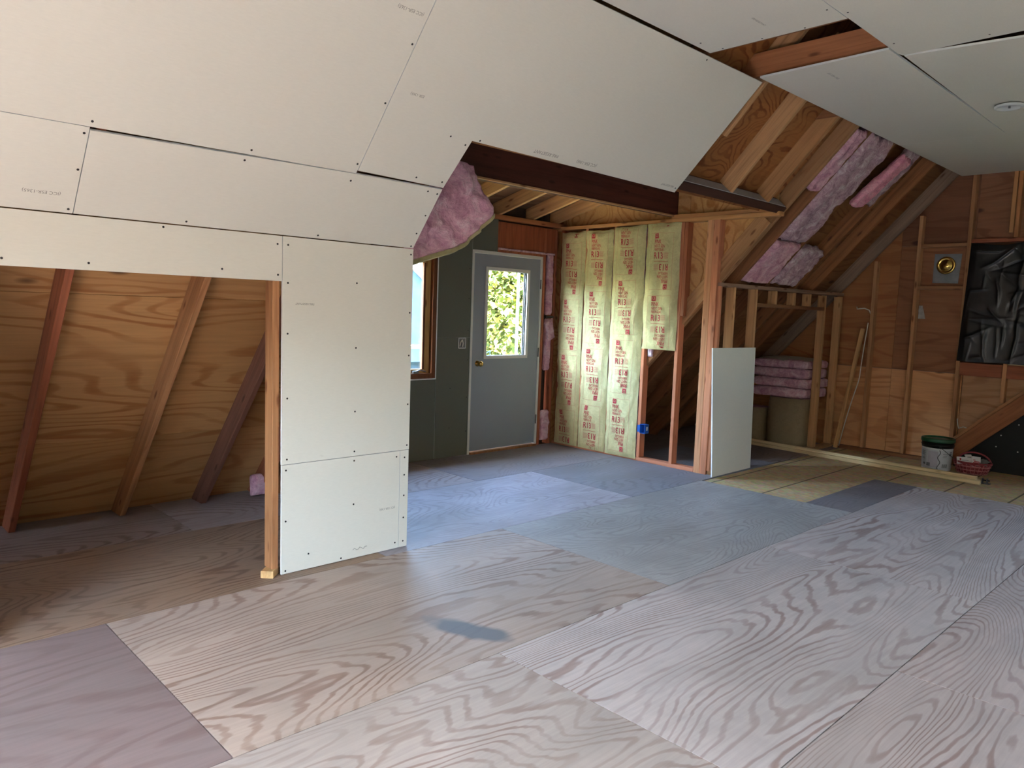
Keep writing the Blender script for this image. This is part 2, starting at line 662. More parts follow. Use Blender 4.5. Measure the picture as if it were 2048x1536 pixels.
def grid_obj(name, fn, nu, nv, mat, parent=None, closed_u=False, smooth=True, tint=None):
    vs = [fn(i / (nu if closed_u else nu - 1), j / (nv - 1)) for j in range(nv) for i in range(nu)]
    fs = []
    for j in range(nv - 1):
        for i in range(nu if closed_u else nu - 1):
            i2 = (i + 1) % nu
            fs.append((j * nu + i, j * nu + i2, (j + 1) * nu + i2, (j + 1) * nu + i))
    return mesh(name, vs, fs, mat, parent, None, tint, smooth)


def fluff(name, o, ua, va, na, su, sv, sn, mat, parent=None, amp=0.02, freq=9.0, nu=26, nv=44, seed=0.0, taper=0.25, ragged=0.0):
    """a batt: rounded slab with lumpy faces. o = corner, ua/va/na unit axes, su/sv/sn sizes"""
    o, ua, va, na = Vector(o), Vector(ua).normalized(), Vector(va).normalized(), Vector(na).normalized()
    vs, fs = [], []
    # closed section: go round u (front face then back face)
    half = nu
    ring = []
    for i in range(half):
        ring.append((i / (half - 1), 1.0))
    for i in range(half - 1, -1, -1):
        ring.append((i / (half - 1), -1.0))
    n = len(ring)
    for j in range(nv):
        v = j / (nv - 1)
        for (u, sgn) in ring:
            edge = min(1.0, min(u, 1 - u) / 0.09)
            cap = min(1.0, min(v, 1 - v) / 0.05)
            th = sn * 0.5 * (taper + (1 - taper) * math.sqrt(max(0.0, edge))) * (0.3 + 0.7 * math.sqrt(cap))
            vv = v
            if ragged:
                e = noise.noise(Vector((u * 6 + seed, 3.1, v * 1.5))) * ragged
                vv = v + e * (1 if v > 0.5 else -1) * (abs(v - 0.5) * 2) ** 6
            p = o + ua * (u * su) + va * (vv * sv) + na * (sgn * th)
            q = p * freq + Vector((seed * 3.7, seed, -seed))
            dsp = noise.noise(q) * 0.6 + noise.noise(q * 2.3) * 0.3 + noise.noise(q * 5.1) * 0.16
            side = noise.noise(Vector((v * sv * 7 + seed, sgn * 2, u * 2)))
            p = p + na * (sgn * amp * dsp) + ua * (side * amp * 0.7 * (1 - edge * 0.5))
            vs.append(p)
    for j in range(nv - 1):
        for i in range(n):
            i2 = (i + 1) % n
            fs.append((j * n + i, j * n + i2, (j + 1) * n + i2, (j + 1) * n + i))
    fs.append(tuple(range(n - 1, -1, -1)))
    fs.append(tuple(range((nv - 1) * n, nv * n)))
    return mesh(name, vs, fs, mat, parent, None, None, True)


X, Y, Z = Vector((1, 0, 0)), Vector((0, 1, 0)), Vector((0, 0, 1))
STRUCT = dict(kind='structure')

# ================================================================== FLOOR
floor = box('floor', (-6.25, NY - 0.2, -0.30), (4.3, GY + 0.25, -0.022), LUM, None, T_BROWN)
tag(floor, 'rough plywood subfloor of the unfinished attic room', 'floor', kind='structure')


def sheet(x0, x1, y0, y1, mat, tint, name='plywood_sheet', top=0.0):
    g = 0.0022
    return box(name, (x0 + g, y0 + g, -0.021), (x1 - g, y1 - g, top), mat, floor, tint)


F1, F2, F3, F4 = lin(169, 156, 154), lin(161, 145, 144), lin(157, 143, 145), lin(146, 142, 149)
FD = lin(145, 122, 103)
# eave rows behind the knee wall and in the dormer
sheet(-5.80, -4.835, -0.60, 1.85, PLY_FLOOR, lin(145, 132, 128))
sheet(-5.80, -4.835, 1.85, 4.30, PLY_FLOOR, lin(154, 143, 143))
sheet(-5.80, -4.835, 4.30, 6.745, PLY_FLOOR_GREY, lin(139, 133, 139))
sheet(-5.80, -4.835, 6.745, 9.14, PLY_FLOOR, lin(130, 116, 112))
sheet(-4.835, -3.655, NY, 0.10, PLY_FLOOR, FD)
sheet(-4.835, -3.655, 0.10, 2.54, PLY_FLOOR, FD)
sheet(-4.835, -3.655, 2.54, 4.98, PLY_FLOOR_GREY, lin(163, 156, 163))
sheet(-4.835, -3.655, 4.98, 7.42, PLY_FLOOR_GREY, lin(130, 128, 135))
sheet(-4.835, -3.655, 7.42, 9.14, PLY_FLOOR, lin(137, 121, 116))
# main rows
sheet(-3.655, -2.285, NY, 1.0, PLY_FLOOR_PALE, lin(124, 109, 108))
sheet(-3.655, -2.285, 1.0, 3.49, PLY_FLOOR_STAIN, lin(170, 153, 143))
sheet(-3.655, -2.285, 3.49, 6.02, PLY_FLOOR_GREY, lin(158, 154, 152))
sheet(-2.285, -1.055, NY, -0.25, PLY_FLOOR, F2)
sheet(-2.285, -1.055, -0.25, 2.19, PLY_FLOOR, lin(172, 160, 154))
sheet(-2.285, -1.055, 2.19, 4.63, PLY_FLOOR, lin(183, 172, 169))
sheet(-2.285, -1.055, 4.63, 7.50, PLY_FLOOR, lin(186, 174, 171))
sheet(-2.67, -2.285, 6.02, 7.50, PLY_FLOOR_GREY, lin(118, 112, 116))
sheet(-1.055, 0.165, NY, 0.97, PLY_FLOOR, F3)
sheet(-1.055, 0.165, 0.97, 3.41, PLY_FLOOR, lin(176, 162, 158))
sheet(-1.055, 0.165, 3.41, 5.85, PLY_FLOOR, lin(180, 165, 161))
sheet(-1.055, 0.165, 5.85, 7.42, PLY_FLOOR, lin(188, 176, 172))
sheet(0.165, 1.94, NY, 3.4, PLY_FLOOR, F2)
sheet(0.165, 1.94, 3.4, 9.14, PLY_FLOOR, F2)
sheet(-3.655, -2.67, 6.02, 7.60, OSB, None, 'strand_board', -0.008)
sheet(-3.655, -2.67, 7.60, 9.14, OSB, None, 'strand_board', -0.008)
sheet(-2.67, -1.055, 7.50, 9.14, OSB, None, 'strand_board', -0.008)
sheet(-1.055, 0.165, 7.42, 9.14, OSB, None, 'strand_board', -0.008)

# ================================================================== ROOF (rafters, sheathing, roofing)
roof = empty('roof_slope', (0, 0, 0), 'exposed rafters and plywood sheathing of the steep roof slope', 'roof', kind='structure')


def rafter(y, x0, x1, tint, w=0.038, name='rafter', dep=DEP):
    a, b = sl(x0, y - w / 2, dep / 2 + 0.013), sl(x1, y - w / 2, dep / 2 + 0.013)
    return beam(name, a, b, Y, w, dep - 0.014, roof, tint)


XE = -5.52
for y, t in ((0.985, T_RED), (1.63, T_ORANGE), (2.185, lin(120, 78, 62)), (2.62, T_RED)):
    rafter(y, XE, -3.30, t)
rafter(4.86, -2.9, -1.1, T_PINE)
rafter(5.44, -3.165, -2.30, T_PINE)
rafter(6.03, -3.165, -2.30, lin(180, 132, 84))
rafter(6.40, XE, -2.30, lin(158, 116, 76))
rafter(6.355, XE, -3.29, lin(186, 136, 90))
rafter(6.66, XE, -2.35, T_BROWN)
rafter(7.23, XE, -2.35, T_BROWN)
rafter(7.87, XE, -2.35, lin(150, 98, 58))
rafter(8.32, XE, -2.35, lin(150, 98, 58))
rafter(9.045, XE, -2.35, T_GREYW)


def sheath(x0, x1, y0, y1, mat, tint, off=DEP, th=0.013, mir=False):
    p = [sl(x0, y0, off), sl(x1, y0, off), sl(x1, y1, off), sl(x0, y1, off)]
    n = N
    if mir:
        p = [Vector((2 * XR - v.x, v.y, v.z)) for v in p]
        n = Vector((-N.x, 0, N.z))
    return prism('sheathing_panel', p, n, th, mat, roof, tint)


DS = 1.22 / NL
xs = [-5.80 + i * DS for i in range(0, 9)]
g = 0.0012
for i in range(3):
    for y0, y1 in ((NY - 0.1, -0.2), (-0.2, 1.61 if i == 1 else 2.165), (1.61 if i == 1 else 2.165, D0)):
        sheath(xs[i] + g, xs[i + 1] - g, y0 + g, y1 - g, PLY_ROOF, lin(*random.choice([(178, 132, 84), (170, 124, 78), (184, 138, 90)])))
    for y0, y1 in ((EY + 0.09, 7.6), (7.6, GY + 0.09)):
        sheath(xs[i] + g, xs[i + 1] - g, y0 + g, y1 - g, PLY_ROOF, lin(132, 90, 54))
SW = lin(150, 98, 54)
sheath(-3.28, -2.05, 4.30, 6.36, PLY_SWIRL, SW)
sheath(xs[3] + g, -2.05, 6.36, GY + 0.09, PLY_ROOF, lin(136, 92, 54))
sheath(-2.05 + g, XR + 0.1, 3.4, GY + 0.09, PLY_ROOF, lin(110, 76, 50))
for y0, y1 in ((NY - 0.1, 0.6), (0.6, D0)):
    sheath(xs[3] + g, XR + 0.1, y0, y1, PLY_ROOF, lin(150, 104, 60))
sheath(-3.28, XR + 0.1, D0, 3.4, PLY_ROOF, lin(150, 104, 60))
sheath(-3.28, -2.05, 3.4, 4.30, PLY_ROOF, lin(150, 104, 60))
# weatherproof covering outside
for (x0, x1, y0, y1, mir) in ((-6.35, XR + 0.12, NY - 0.25, D0 - 0.03, False), (-6.35, XR + 0.12, EY + 0.12, GY + 0.3, False), (-3.26, XR + 0.12, D0 - 0.05, EY + 0.14, False), (-6.35, XR + 0.12, NY - 0.25, GY + 0.3, True)):
    p = [sl(x0, y0, DEP + 0.016), sl(x1, y0, DEP + 0.016), sl(x1, y1, DEP + 0.016), sl(x0, y1, DEP + 0.016)]
    n = N
    if mir:
        p = [Vector((2 * XR - v.x, v.y, v.z)) for v in p]
        n = Vector((-N.x, 0, N.z))
    prism('roofing_layer', p, n, 0.05, ROOFING, roof)
beam('ridge_board', (XR, NY, sl(XR, 0).z + 0.1), (XR, GY, sl(XR, 0).z + 0.1), X, 0.04, 0.2, roof, T_BROWN)
# header across the top of the dormer, under the cut rafters
hx = -3.195
a, b = sl(hx, D0, DEP / 2 + 0.005), sl(hx, 6.36, DEP / 2 + 0.005)
hd = beam('header_board', a, b, N, DEP - 0.02, 0.07, roof, lin(74, 44, 32))
gb = sl(hx, 0) + SD * 0.0215
prism('grey_strip', [sl(-3.169, 4.76, 0.02), sl(-3.169, 6.33, 0.02), sl(-3.169, 6.33, 0.12), sl(-3.169, 4.76, 0.12)], SD, 0.006, GREYBD, roof)  # thin plain grey strip over the header's up-slope face

# ================================================================== LEFT KNEE WALL
wl_ = empty('wall_left', (KX, 1.0, 0), 'low knee wall with bare drywall and an open cut-out', 'wall', kind='structure')
TH = 0.0127
FXN = (1, 0, 0)


def wsheet(y0, y1, z0, z1, parent=wl_, x=KX, name='drywall_sheet', mat=None, d=-1):
    p = [(x, y0, z0), (x, y1, z0), (x, y1, z1), (x, y0, z1)]
    return prism(name, p, (d, 0, 0), TH, mat or DRY, parent, None, GYP)


s = wsheet(-1.2, 1.901, 1.608, 1.8435)
screws([(KX, 0.655, 1.638), (KX, 0.98, 1.64), (KX, 1.58, 1.652), (KX, 1.875, 1.80), (KX, 1.878, 1.64), (KX, 0.2, 1.64), (KX, 1.3, 1.83), (KX, 0.6, 1.83)], FXN, s)
s = wsheet(1.904, 2.752, 0.6175, 1.8435)
screws([(KX, 1.935, z) for z in (1.80, 1.60, 1.33, 0.98, 0.645)] + [(KX, 2.36, z) for z in (1.62, 1.25, 0.88, 0.645)] + [(KX, 2.735, z) for z in (1.81, 1.46, 1.2, 0.9, 0.645)], FXN, s)
stamp('FIRE-RESISTANT', (KX, 2.09, 1.497), (0, -1, 0), (0, 0, -1), 0.016, PENCIL, s)
s = wsheet(1.906, 2.684, 0.004, 0.614)
screws([(KX, 1.93, z) for z in (0.585, 0.3, 0.02)] + [(KX, 2.36, 0.59), (KX, 2.36, 0.33), (KX, 2.28, 0.02), (KX, 2.66, 0.04), (KX, 2.66, 0.58), (KX, 2.07, 0.09)], FXN, s)
stamp('(ICC ESR-1365)', (KX, 2.655, 0.272), (0, -1, 0), (0, 0, -1), 0.018, PENCIL, s)
tube('pencil_scribble', [(KX + 0.0008, 2.36 + 0.012 * k, 0.055 + 0.008 * math.sin(k * 1.9)) for k in range(9)], 0.0012, PENCIL, s, 5)
s = wsheet(2.687, 2.75, 0.004, 0.614)
screws([(KX, 2.72, z) for z in (0.57, 0.46, 0.33, 0.19, 0.04)], FXN, s)
wsheet(-2.5, -1.2, 0.0, 1.8435)
wsheet(-1.2, 0.55, 0.0, 1.604)
XS = KX - TH - 0.0445 - 0.0005
for y, z0, z1, t in ((1.876, 0.04, 1.80, T_ORANGE), (2.731, 0.0, 1.83, T_PINE), (0.53, 0, 1.60, T_PINE), (2.30, 0.0, 1.80, T_PINE)):
    beam('stud', (XS, y, z0), (XS, y, z1), Y, 0.038, 0.089, wl_, t)
beam('top_plate', (XS, -2.5, 1.80), (XS, 2.75, 1.80), Z, 0.038, 0.089, wl_, T_PINE)
beam('header_board', (XS, 0.55, 1.645), (XS, 1.857, 1.645), Z, 0.038, 0.089, wl_, T_BROWN)
# upper cladding of the left slope
ws = empty('wall_left_slope', (KX, 1.0, KZ), 'sloped drywall sheets screwed under the rafters above the knee wall', 'wall', kind='structure')


def ssheet(pts, off=0.0, nm='drywall_sheet'):
    return prism(nm, [sl(x, y, off) for x, y in pts], N, TH, DRY, ws, None, GYP)


XM = -3.4385


def sscrew(lst, par):
    screws([sl(x, y, 0) for x, y in lst], -N, par)


s = ssheet([(KX + 0.003, -1.5), (KX + 0.003, 0.919), (XM - 0.001, 0.916), (XM - 0.001, -1.5)])
sscrew([(-3.46, 0.90), (-3.58, 0.905), (-3.72, 0.90), (-3.46, 0.2), (-3.72, 0.3)], s)
q = sl(-3.665, 0.86)
stamp('(ICC ESR-1365)', q, (0, -1, 0), SD * -1, 0.022, PENCIL, s)
s = ssheet([(KX + 0.003, 0.9225), (KX + 0.003, 2.747), (XM - 0.004, 2.728), (XM - 0.001, 2.157), (XM - 0.010, 0.9195)])
sscrew([(-3.46, 1.57), (-3.47, 2.145), (-3.46, 2.64), (-3.465, 2.71), (-3.57, 2.71), (-3.66, 2.715), (-3.725, 2.725), (-3.72, 1.4), (-3.72, 2.1)], s)
s = ssheet([(XM + 0.001, -1.5), (XM + 0.001, 2.156), (CX0 - 0.010, 2.156), (CX0 - 0.010, -1.5)])
sscrew([(-3.42, 0.92), (-3.42, 1.585), (-3.40, 2.14), (-3.16, 2.14), (-2.95, 2.14)], s)
q = sl(-2.85, 2.13)
stamp('(ICC ESR-1365)', q, (0, -1, 0), SD * -1, 0.022, PENCIL, s)
s = ssheet([(XM + 0.013, 2.160), (XM + 0.004, 2.728), (-3.218, 2.749), (-3.233, 4.717), (CX0 - 0.012, 4.762), (CX0 - 0.010, 2.160)])
sscrew([(-3.41, 2.52), (-3.41, 2.70), (-3.24, 2.72), (-3.22, 2.60), (-3.21, 2.80), (-3.21, 4.69), (-2.63, 4.1)], s)
q = sl(-3.10, 2.33)
stamp('ESR-1365)', q, (0, -1, 0), SD * -1, 0.02, PENCIL, s)
stamp('FIRE-RESISTANT', sl(-3.19, 3.42), (0, -1, 0), SD * -1, 0.03, PENCIL, s)
stamp('(ICC ESR-1365)', sl(-3.19, 3.78), (0, -1, 0), SD * -1, 0.03, PENCIL, s)
stamp('FIRE-RESISTANT', sl(-3.20, 4.66), (0, -1, 0), SD * -1, 0.022, PENCIL, s)

# ================================================================== FLAT CEILING
ceil = empty('ceiling', (-1.5, 4, CZ), 'flat drywall ceiling with an open gap showing a joist', 'ceiling', kind='structure')


def csheet(pts, z=CZ, zs=None):
    zs = zs or [z] * len(pts)
    s_ = prism('drywall_sheet', [(x, y, zz) for (x, y), zz in zip(pts, zs)], (0, 0, 1), TH, DRY, ceil, None, GYP)
    return s_


CE = 2 * XR - CX0
s = csheet([(CX0 + 0.008, 1.64), (CX0 + 0.006, 4.082), (-1.778, 4.078), (-1.778, 1.64)])
screws([(x, 4.06, CZ) for x in (-2.5, -2.25, -2.0)] + [(-2.5, 3.1, CZ), (-2.55, 3.9, CZ), (-1.81, 3.9, CZ)], (0, 0, -1), s)
stamp('FIRE-RESISTANT', (-2.15, 3.75, CZ), (0, 1, 0), (1, 0, 0), 0.02, PENCIL, s)
csheet([(CX0 + 0.008, -2.6), (CX0 + 0.008, 1.637), (-1.778, 1.637), (-1.778, -2.6)])
csheet([(-1.774, -2.6), (-1.774, 1.6), (CE, 1.6), (CE, -2.6)])
s = csheet([(-1.774, 1.603), (-1.774, 4.79), (-1.76, 4.835), (CE, 4.835), (CE, 1.603)])
screws([(-1.745, 4.0, CZ), (-1.73, 4.6, CZ), (-1.3, 4.78, CZ)], (0, 0, -1), s)
s = csheet([(CX0 + 0.020, 4.668), (CX0 + 0.008, 7.213), (-1.789, 7.222), (-1.777, 4.66)], zs=[CZ - 0.012, CZ, CZ, CZ - 0.008])
stamp('(ICC ESR-1365)', (-2.22, 4.85, CZ - 0.009), (0, 1, 0), (1, 0, 0), 0.025, PENCIL, s)
stamp('FIRE-RESISTANT', (-2.2, 5.9, CZ - 0.004), (0, 1, 0), (1, 0, 0), 0.025, PENCIL, s)
s = csheet([(-1.757, 4.842), (-1.786, 7.222), (-0.55, 7.222), (-0.55, 4.842)], zs=[CZ - 0.002, CZ, CZ, CZ - 0.062])
csheet([(-0.545, 4.842), (-0.545, 7.222), (CE, 7.222), (CE, 4.842)])
s = csheet([(CX0 + 0.008, 7.218), (CX0 + 0.008, GY), (-1.2, GY), (-1.2, 7.227)])
csheet([(-1.196, 7.227), (-1.196, GY), (CE, GY), (CE, 7.227)])
for y, t in ((4.74, lin(156, 98, 60)), (4.115, T_BROWN), (6.0, T_BROWN), (7.22, T_BROWN), (4.865, T_BROWN)):
    beam('joist', (-3.0 if y != 4.865 else -1.7, y, CZ + TH + 0.0795 + (0.004 if y == 4.74 else 0.0)), (CE, y, CZ + TH + 0.0795), Y, 0.038, 0.155, ceil, t)

# ================================================================== FAR GABLE WALL
wg = empty('wall_gable', (-2.5, GY, 0), 'far gable end wall of bare plywood and studs', 'wall', kind='structure')
PY0 = GY + 0.0895


def gpanel(pts, tint):
    return prism('plywood_panel', [(x, PY0, z) for x, z in pts], (0, 1, 0), 0.02, PLY_GABLE, wg, tint)


GR, GO, GL = lin(124, 82, 58), lin(160, 106, 66), lin(218, 160, 110)
zr = sl(XR, 0, DEP).z - 0.0


def rz(x):  # underside height of left sheathing at x
    return KZ + M * (x - KX) + DEP * NL


gpanel([(-5.6, 0.0), (-3.168, 0.0), (-3.168, 0.982), (-4.75, 0.982), (-5.6, rz(-5.6))], GL)
gpanel([(-3.165, 0.0), (-2.44, 0.0), (-2.44, 0.982), (-3.165, 0.982)], GL)
gpanel([(-4.70, 0.986), (-3.168, 0.986), (-3.168, rz(-3.168)), (-4.70, rz(-4.70))], GO)
gpanel([(-3.165, 0.986), (-2.437, 0.986), (-2.437, 2.37), (-3.165, 2.37)], lin(146, 98, 66))
gpanel([(-3.165, 2.373), (-2.437, 2.373), (-2.437, rz(-2.437)), (-3.165, rz(-3.165))], GR)
gpanel([(-2.434, 0.0), (-1.2, 0.0), (-1.2, 0.97), (-2.434, 0.97)], lin(186, 142, 102))
gpanel([(-2.434, 0.973), (-1.2, 0.973), (-1.2, 2.37), (-2.434, 2.37)], lin(110, 70, 48))
gpanel([(-2.434, 2.373), (XR, 2.373), (XR, rz(XR)), (-2.434, rz(-2.434))], lin(140, 96, 68))
V0, V1, VZ0, VZ1 = -0.95, -0.45, 1.25, 2.15      # made-up second gable window, out of view, added to brighten the far corner


def xr_(z):
    return 2 * XR - (KX + (z - KZ - DEP * NL) / M)


gpanel([(-1.197, 0.0), (3.8, 0.0), (3.8, rz(2 * XR - 3.8)), (xr_(VZ0), VZ0), (-1.197, VZ0)], GO)
gpanel([(-1.197, VZ0), (V0, VZ0), (V0, VZ1), (-1.197, VZ1)], GO)
gpanel([(V1, VZ0), (xr_(VZ0), VZ0), (xr_(VZ1), VZ1), (V1, VZ1)], GO)
gpanel([(-1.197, VZ1), (xr_(VZ1), VZ1), (XR, rz(XR)), (XR, 2.376), (-1.197, 2.376)], GO)
box('outer_siding', (-6.3, PY0 + 0.022, -0.4), (4.5, PY0 + 0.06, 0.0), SIDING, wg)
el_ = lambda z: -6.3 + (z + 0.2) / 5.8 * (XR + 6.3)
er_ = lambda z: 4.5 + (z + 0.2) / 5.8 * (XR - 4.5)
for pp in ([(-6.3, -0.2), (4.5, -0.2), (er_(VZ0), VZ0), (el_(VZ0), VZ0)], [(el_(VZ0), VZ0), (V0, VZ0), (V0, VZ1), (el_(VZ1), VZ1)],
           [(V1, VZ0), (er_(VZ0), VZ0), (er_(VZ1), VZ1), (V1, VZ1)], [(el_(VZ1), VZ1), (er_(VZ1), VZ1), (XR, 5.6)]):
    prism('outer_siding', [(x, PY0 + 0.022, z) for x, z in pp], (0, 1, 0), 0.03, SIDING, wg)
w3 = empty('added_window_3', (-0.70, PY0, VZ0), 'unseen window added at the right of the far gable to brighten the corner', 'window', kind='structure')
boxes('window_frame', [((V0, PY0 - 0.06, VZ0), (V0 + 0.05, PY0 + 0.06, VZ1)), ((V1 - 0.05, PY0 - 0.06, VZ0), (V1, PY0 + 0.06, VZ1)),
                       ((V0 + 0.05, PY0 - 0.06, VZ0), (V1 - 0.05, PY0 + 0.06, VZ0 + 0.05)), ((V0 + 0.05, PY0 - 0.06, VZ1 - 0.05), (V1 - 0.05, PY0 + 0.06, VZ1))], LUM, w3, lin(112, 66, 36))
box('pane', (V0 + 0.05, PY0 + 0.01, VZ0 + 0.05), (V1 - 0.05, PY0 + 0.015, VZ1 - 0.05), GLASS, w3)
YS = GY + 0.0445


def gstud(x, z0, z1, t=lin(190, 138, 92), name='stud'):
    return beam(name, (x, YS, z0), (x, YS, z1), X, 0.038, 0.088, wg, t)


gstud(-3.402, 0.038, 2.205)
gstud(-2.957, 0.038, 2.69)
gstud(-2.470, 0.30, CZ + 0.05, lin(172, 122, 80))
gstud(-4.02, 0.038, 1.55, lin(190, 150, 104))
gstud(-2.10, 2.47, CZ + 0.05, lin(190, 136, 84))
gstud(-2.055, 2.42, CZ + 0.05, lin(178, 120, 72))
gstud(-2.035, 0.72, 1.128, lin(196, 140, 92))


def gblock(x0, x1, z, t=lin(160, 112, 74), h=0.038, name='blocking'):
    return beam(name, (x0, YS, z), (x1, YS, z), Z, h, 0.088, wg, t)


gblock(-2.936, -2.491, 2.362)
gblock(-2.936, -2.491, 1.905)
gblock(-2.45, -1.2, 2.395, T_RED)
gblock(-2.449, -2.056, 1.045, T_RED, 0.14, 'sill_board')
gblock(-2.014, -1.2, 1.045, T_RED, 0.14, 'sill_board')
beam('sill_cap', (-2.01, GY + 0.03, 1.126), (-1.2, GY + 0.03, 1.126), Z, 0.018, 0.09, wg, T_PALE)
beam('bottom_plate', (-3.72, YS, 0.011), (-1.0, YS, 0.011), Z, 0.038, 0.09, wg, T_BROWN)

# ================================================================== FAR KNEE WALL
wk = empty('wall_knee_far', (-3.79, 7.6, 0), 'open framed knee wall with a small doorway under the far rafters', 'wall', kind='structure')
XK = KX - 0.0445
KST = lin(200, 150, 98)
beam('top_plate', (XK, 6.29, 1.806), (XK, 9.05, 1.820), Z, 0.036, 0.089, wk, lin(150, 118, 96))
for y in (6.30, 6.549, 6.972, 8.566, 9.004):
    beam('stud', (XK, y, 0.038 if y != 6.972 else 0.0), (XK, y, 1.79), Y, 0.038, 0.088, wk, KST if y > 6.4 else T_FIR)
for y in (7.382, 7.802, 8.169):
    beam('cripple_stud', (XK, y, 1.655), (XK, y, 1.79), Y, 0.038, 0.088, wk, KST)
beam('door_header', (XK, 6.992, 1.637), (XK, 8.546, 1.637), Z, 0.036, 0.088, wk, T_BROWN)
beam('bottom_plate', (XK, 6.30, 0.017), (XK, 6.953, 0.017), Z, 0.038, 0.089, wk, T_PINE)
beam('bottom_plate', (XK, 8.47, 0.017), (XK, 9.04, 0.017), Z, 0.038, 0.089, wk, T_PINE)

# ================================================================== DORMER
wd = empty('wall_dormer', (DX, 4.5, 0), 'dormer outer wall with green moisture board, window and door', 'wall', kind='structure')
# window opening y 3.45..4.556, z .81..2.0 ; door opening y 4.995..6.015, z 0..2.095
WY0, WY1, WZ0, WZ1 = 3.45, 4.556, 0.81, 2.02
DY0, DY1, DZ1 = 4.995, 6.018, 2.092


def green(y0, y1, z0, z1):
    return prism('green_board', [(DX, y0, z0), (DX, y1, z0), (DX, y1, z1), (DX, y0, z1)], (-1, 0, 0), TH, GREEN, wd, None, GYP)


SEAM = 1.207
s = green(WY1 + 0.012, DY0 - 0.002, 0.004, SEAM - 0.001)
screws([(DX, 4.97, z) for z in (0.98, 0.6, 0.25)] + [(DX, 4.75, z) for z in (0.7, 0.3)], FXN, s)
s = green(WY1 + 0.012, DY0 - 0.002, SEAM + 0.001, 2.449)
screws([(DX, 4.965, z) for z in (1.28, 1.6, 1.9, 2.3)], FXN, s)
green(D0 + 0.05, WY1 + 0.010, 0.004, WZ0 - 0.012)
green(D0 + 0.05, WY0 - 0.012, WZ0 - 0.010, 2.449)
green(WY0 - 0.010, WY1 + 0.010, WZ1 + 0.012, 2.449)
green(DY0, 5.335, DZ1 + 0.002, 2.449)
XD = DX - TH - 0.0445 - 0.001
RS = lin(166, 92, 58)
# framing that shows beside and above the door
for y in (6.048, 6.225):
    beam('stud', (XD + 0.012, y, 0.0), (XD + 0.012, y, 2.40), Y, 0.038, 0.089, wd, RS)
box('door_header', (DX - 0.09, 5.337, 2.125), (DX - 0.004, 6.245, 2.405), LUM, wd, lin(150, 78, 44))
box('door_header', (DX - 0.08, 5.34, DZ1 + 0.002), (DX - 0.002, 6.028, 2.12), LUM, wd, RS)
beam('top_plate', (XD + 0.03, D0 + 0.05, 2.449 + 0.0), (XD + 0.03, EY + 0.09, 2.449), Z, 0.05, 0.089, wd, lin(160, 100, 58))
# outer skin with openings
ox0, ox1 = DX - 0.135, DX - 0.105
boxes('outer_sheathing', [((ox0, D0 - 0.06, -0.3), (ox1, WY0, 2.9)), ((ox0, WY0, -0.3), (ox1, WY1, WZ0)), ((ox0, WY0, WZ1), (ox1, WY1, 2.9)),
                          ((ox0, WY1, -0.3), (ox1, DY0, 2.9)), ((ox0, DY0, DZ1), (ox1, DY1, 2.9)), ((ox0, DY0, -0.3), (ox1, DY1, -0.02)),
                          ((ox0, DY1, -0.3), (ox1, EY + 0.16, 2.9))], LUM, wd, lin(70, 56, 46))
# white cut edge of the board round the window
for nm, lo, hi in (('board_edge', (DX - 0.012, WY1, WZ0 - 0.01), (DX + 0.003, WY1 + 0.011, WZ1 + 0.01)), ('board_edge', (DX - 0.012, WY0, WZ0 - 0.012), (DX + 0.003, WY1, WZ0 - 0.001))):
    box(nm, lo, hi, GYP, wd)

# window
w1 = empty('window_1', (DX, WY0 + 0.5, WZ0), 'brown wooden casement window in the dormer wall', 'window', kind='structure')
BRW = lin(112, 66, 36)
YEL = lin(206, 164, 92)
WF = 0.045
boxes('window_frame', [((DX - 0.13, WY0, WZ0), (DX, WY0 + WF, WZ1)), ((DX - 0.13, WY1 - WF, WZ0), (DX, WY1, WZ1)),
                       ((DX - 0.13, WY0 + WF, WZ0), (DX, WY1 - WF, WZ0 + 0.05)), ((DX - 0.13, WY0 + WF, WZ1 - 0.05), (DX, WY1 - WF, WZ1))], LUM, w1, BRW)
boxes('sash', [((DX - 0.085, WY0 + WF, WZ0 + 0.05), (DX - 0.045, WY0 + WF + 0.07, WZ1 - 0.05)), ((DX - 0.085, WY1 - WF - 0.075, WZ0 + 0.05), (DX - 0.045, WY1 - WF, WZ1 - 0.05)),
               ((DX - 0.085, WY0 + WF + 0.07, WZ0 + 0.05), (DX - 0.045, WY1 - WF - 0.075, WZ0 + 0.09)), ((DX - 0.085, WY0 + WF + 0.07, WZ1 - 0.10), (DX - 0.045, WY1 - WF - 0.075, WZ1 - 0.05))], LUM, w1, YEL)
box('sash_bead', (DX - 0.052, WY1 - WF - 0.095, WZ0 + 0.09), (DX - 0.030, WY1 - WF - 0.070, WZ1 - 0.10), LUM, w1, BRW)
box('pane', (DX - 0.068, WY0 + WF + 0.07, WZ0 + 0.09), (DX - 0.063, WY1 - WF - 0.075, WZ1 - 0.10), GLASS, w1)
cr = box('crank', (DX - 0.04, 4.30, WZ0 + 0.05), (DX - 0.005, 4.36, WZ0 + 0.075), STEEL, w1)
tube('crank_arm', [(DX - 0.02, 4.33, WZ0 + 0.07), (DX + 0.005, 4.37, WZ0 + 0.085), (DX + 0.012, 4.43, WZ0 + 0.07)], 0.006, STEEL, w1)

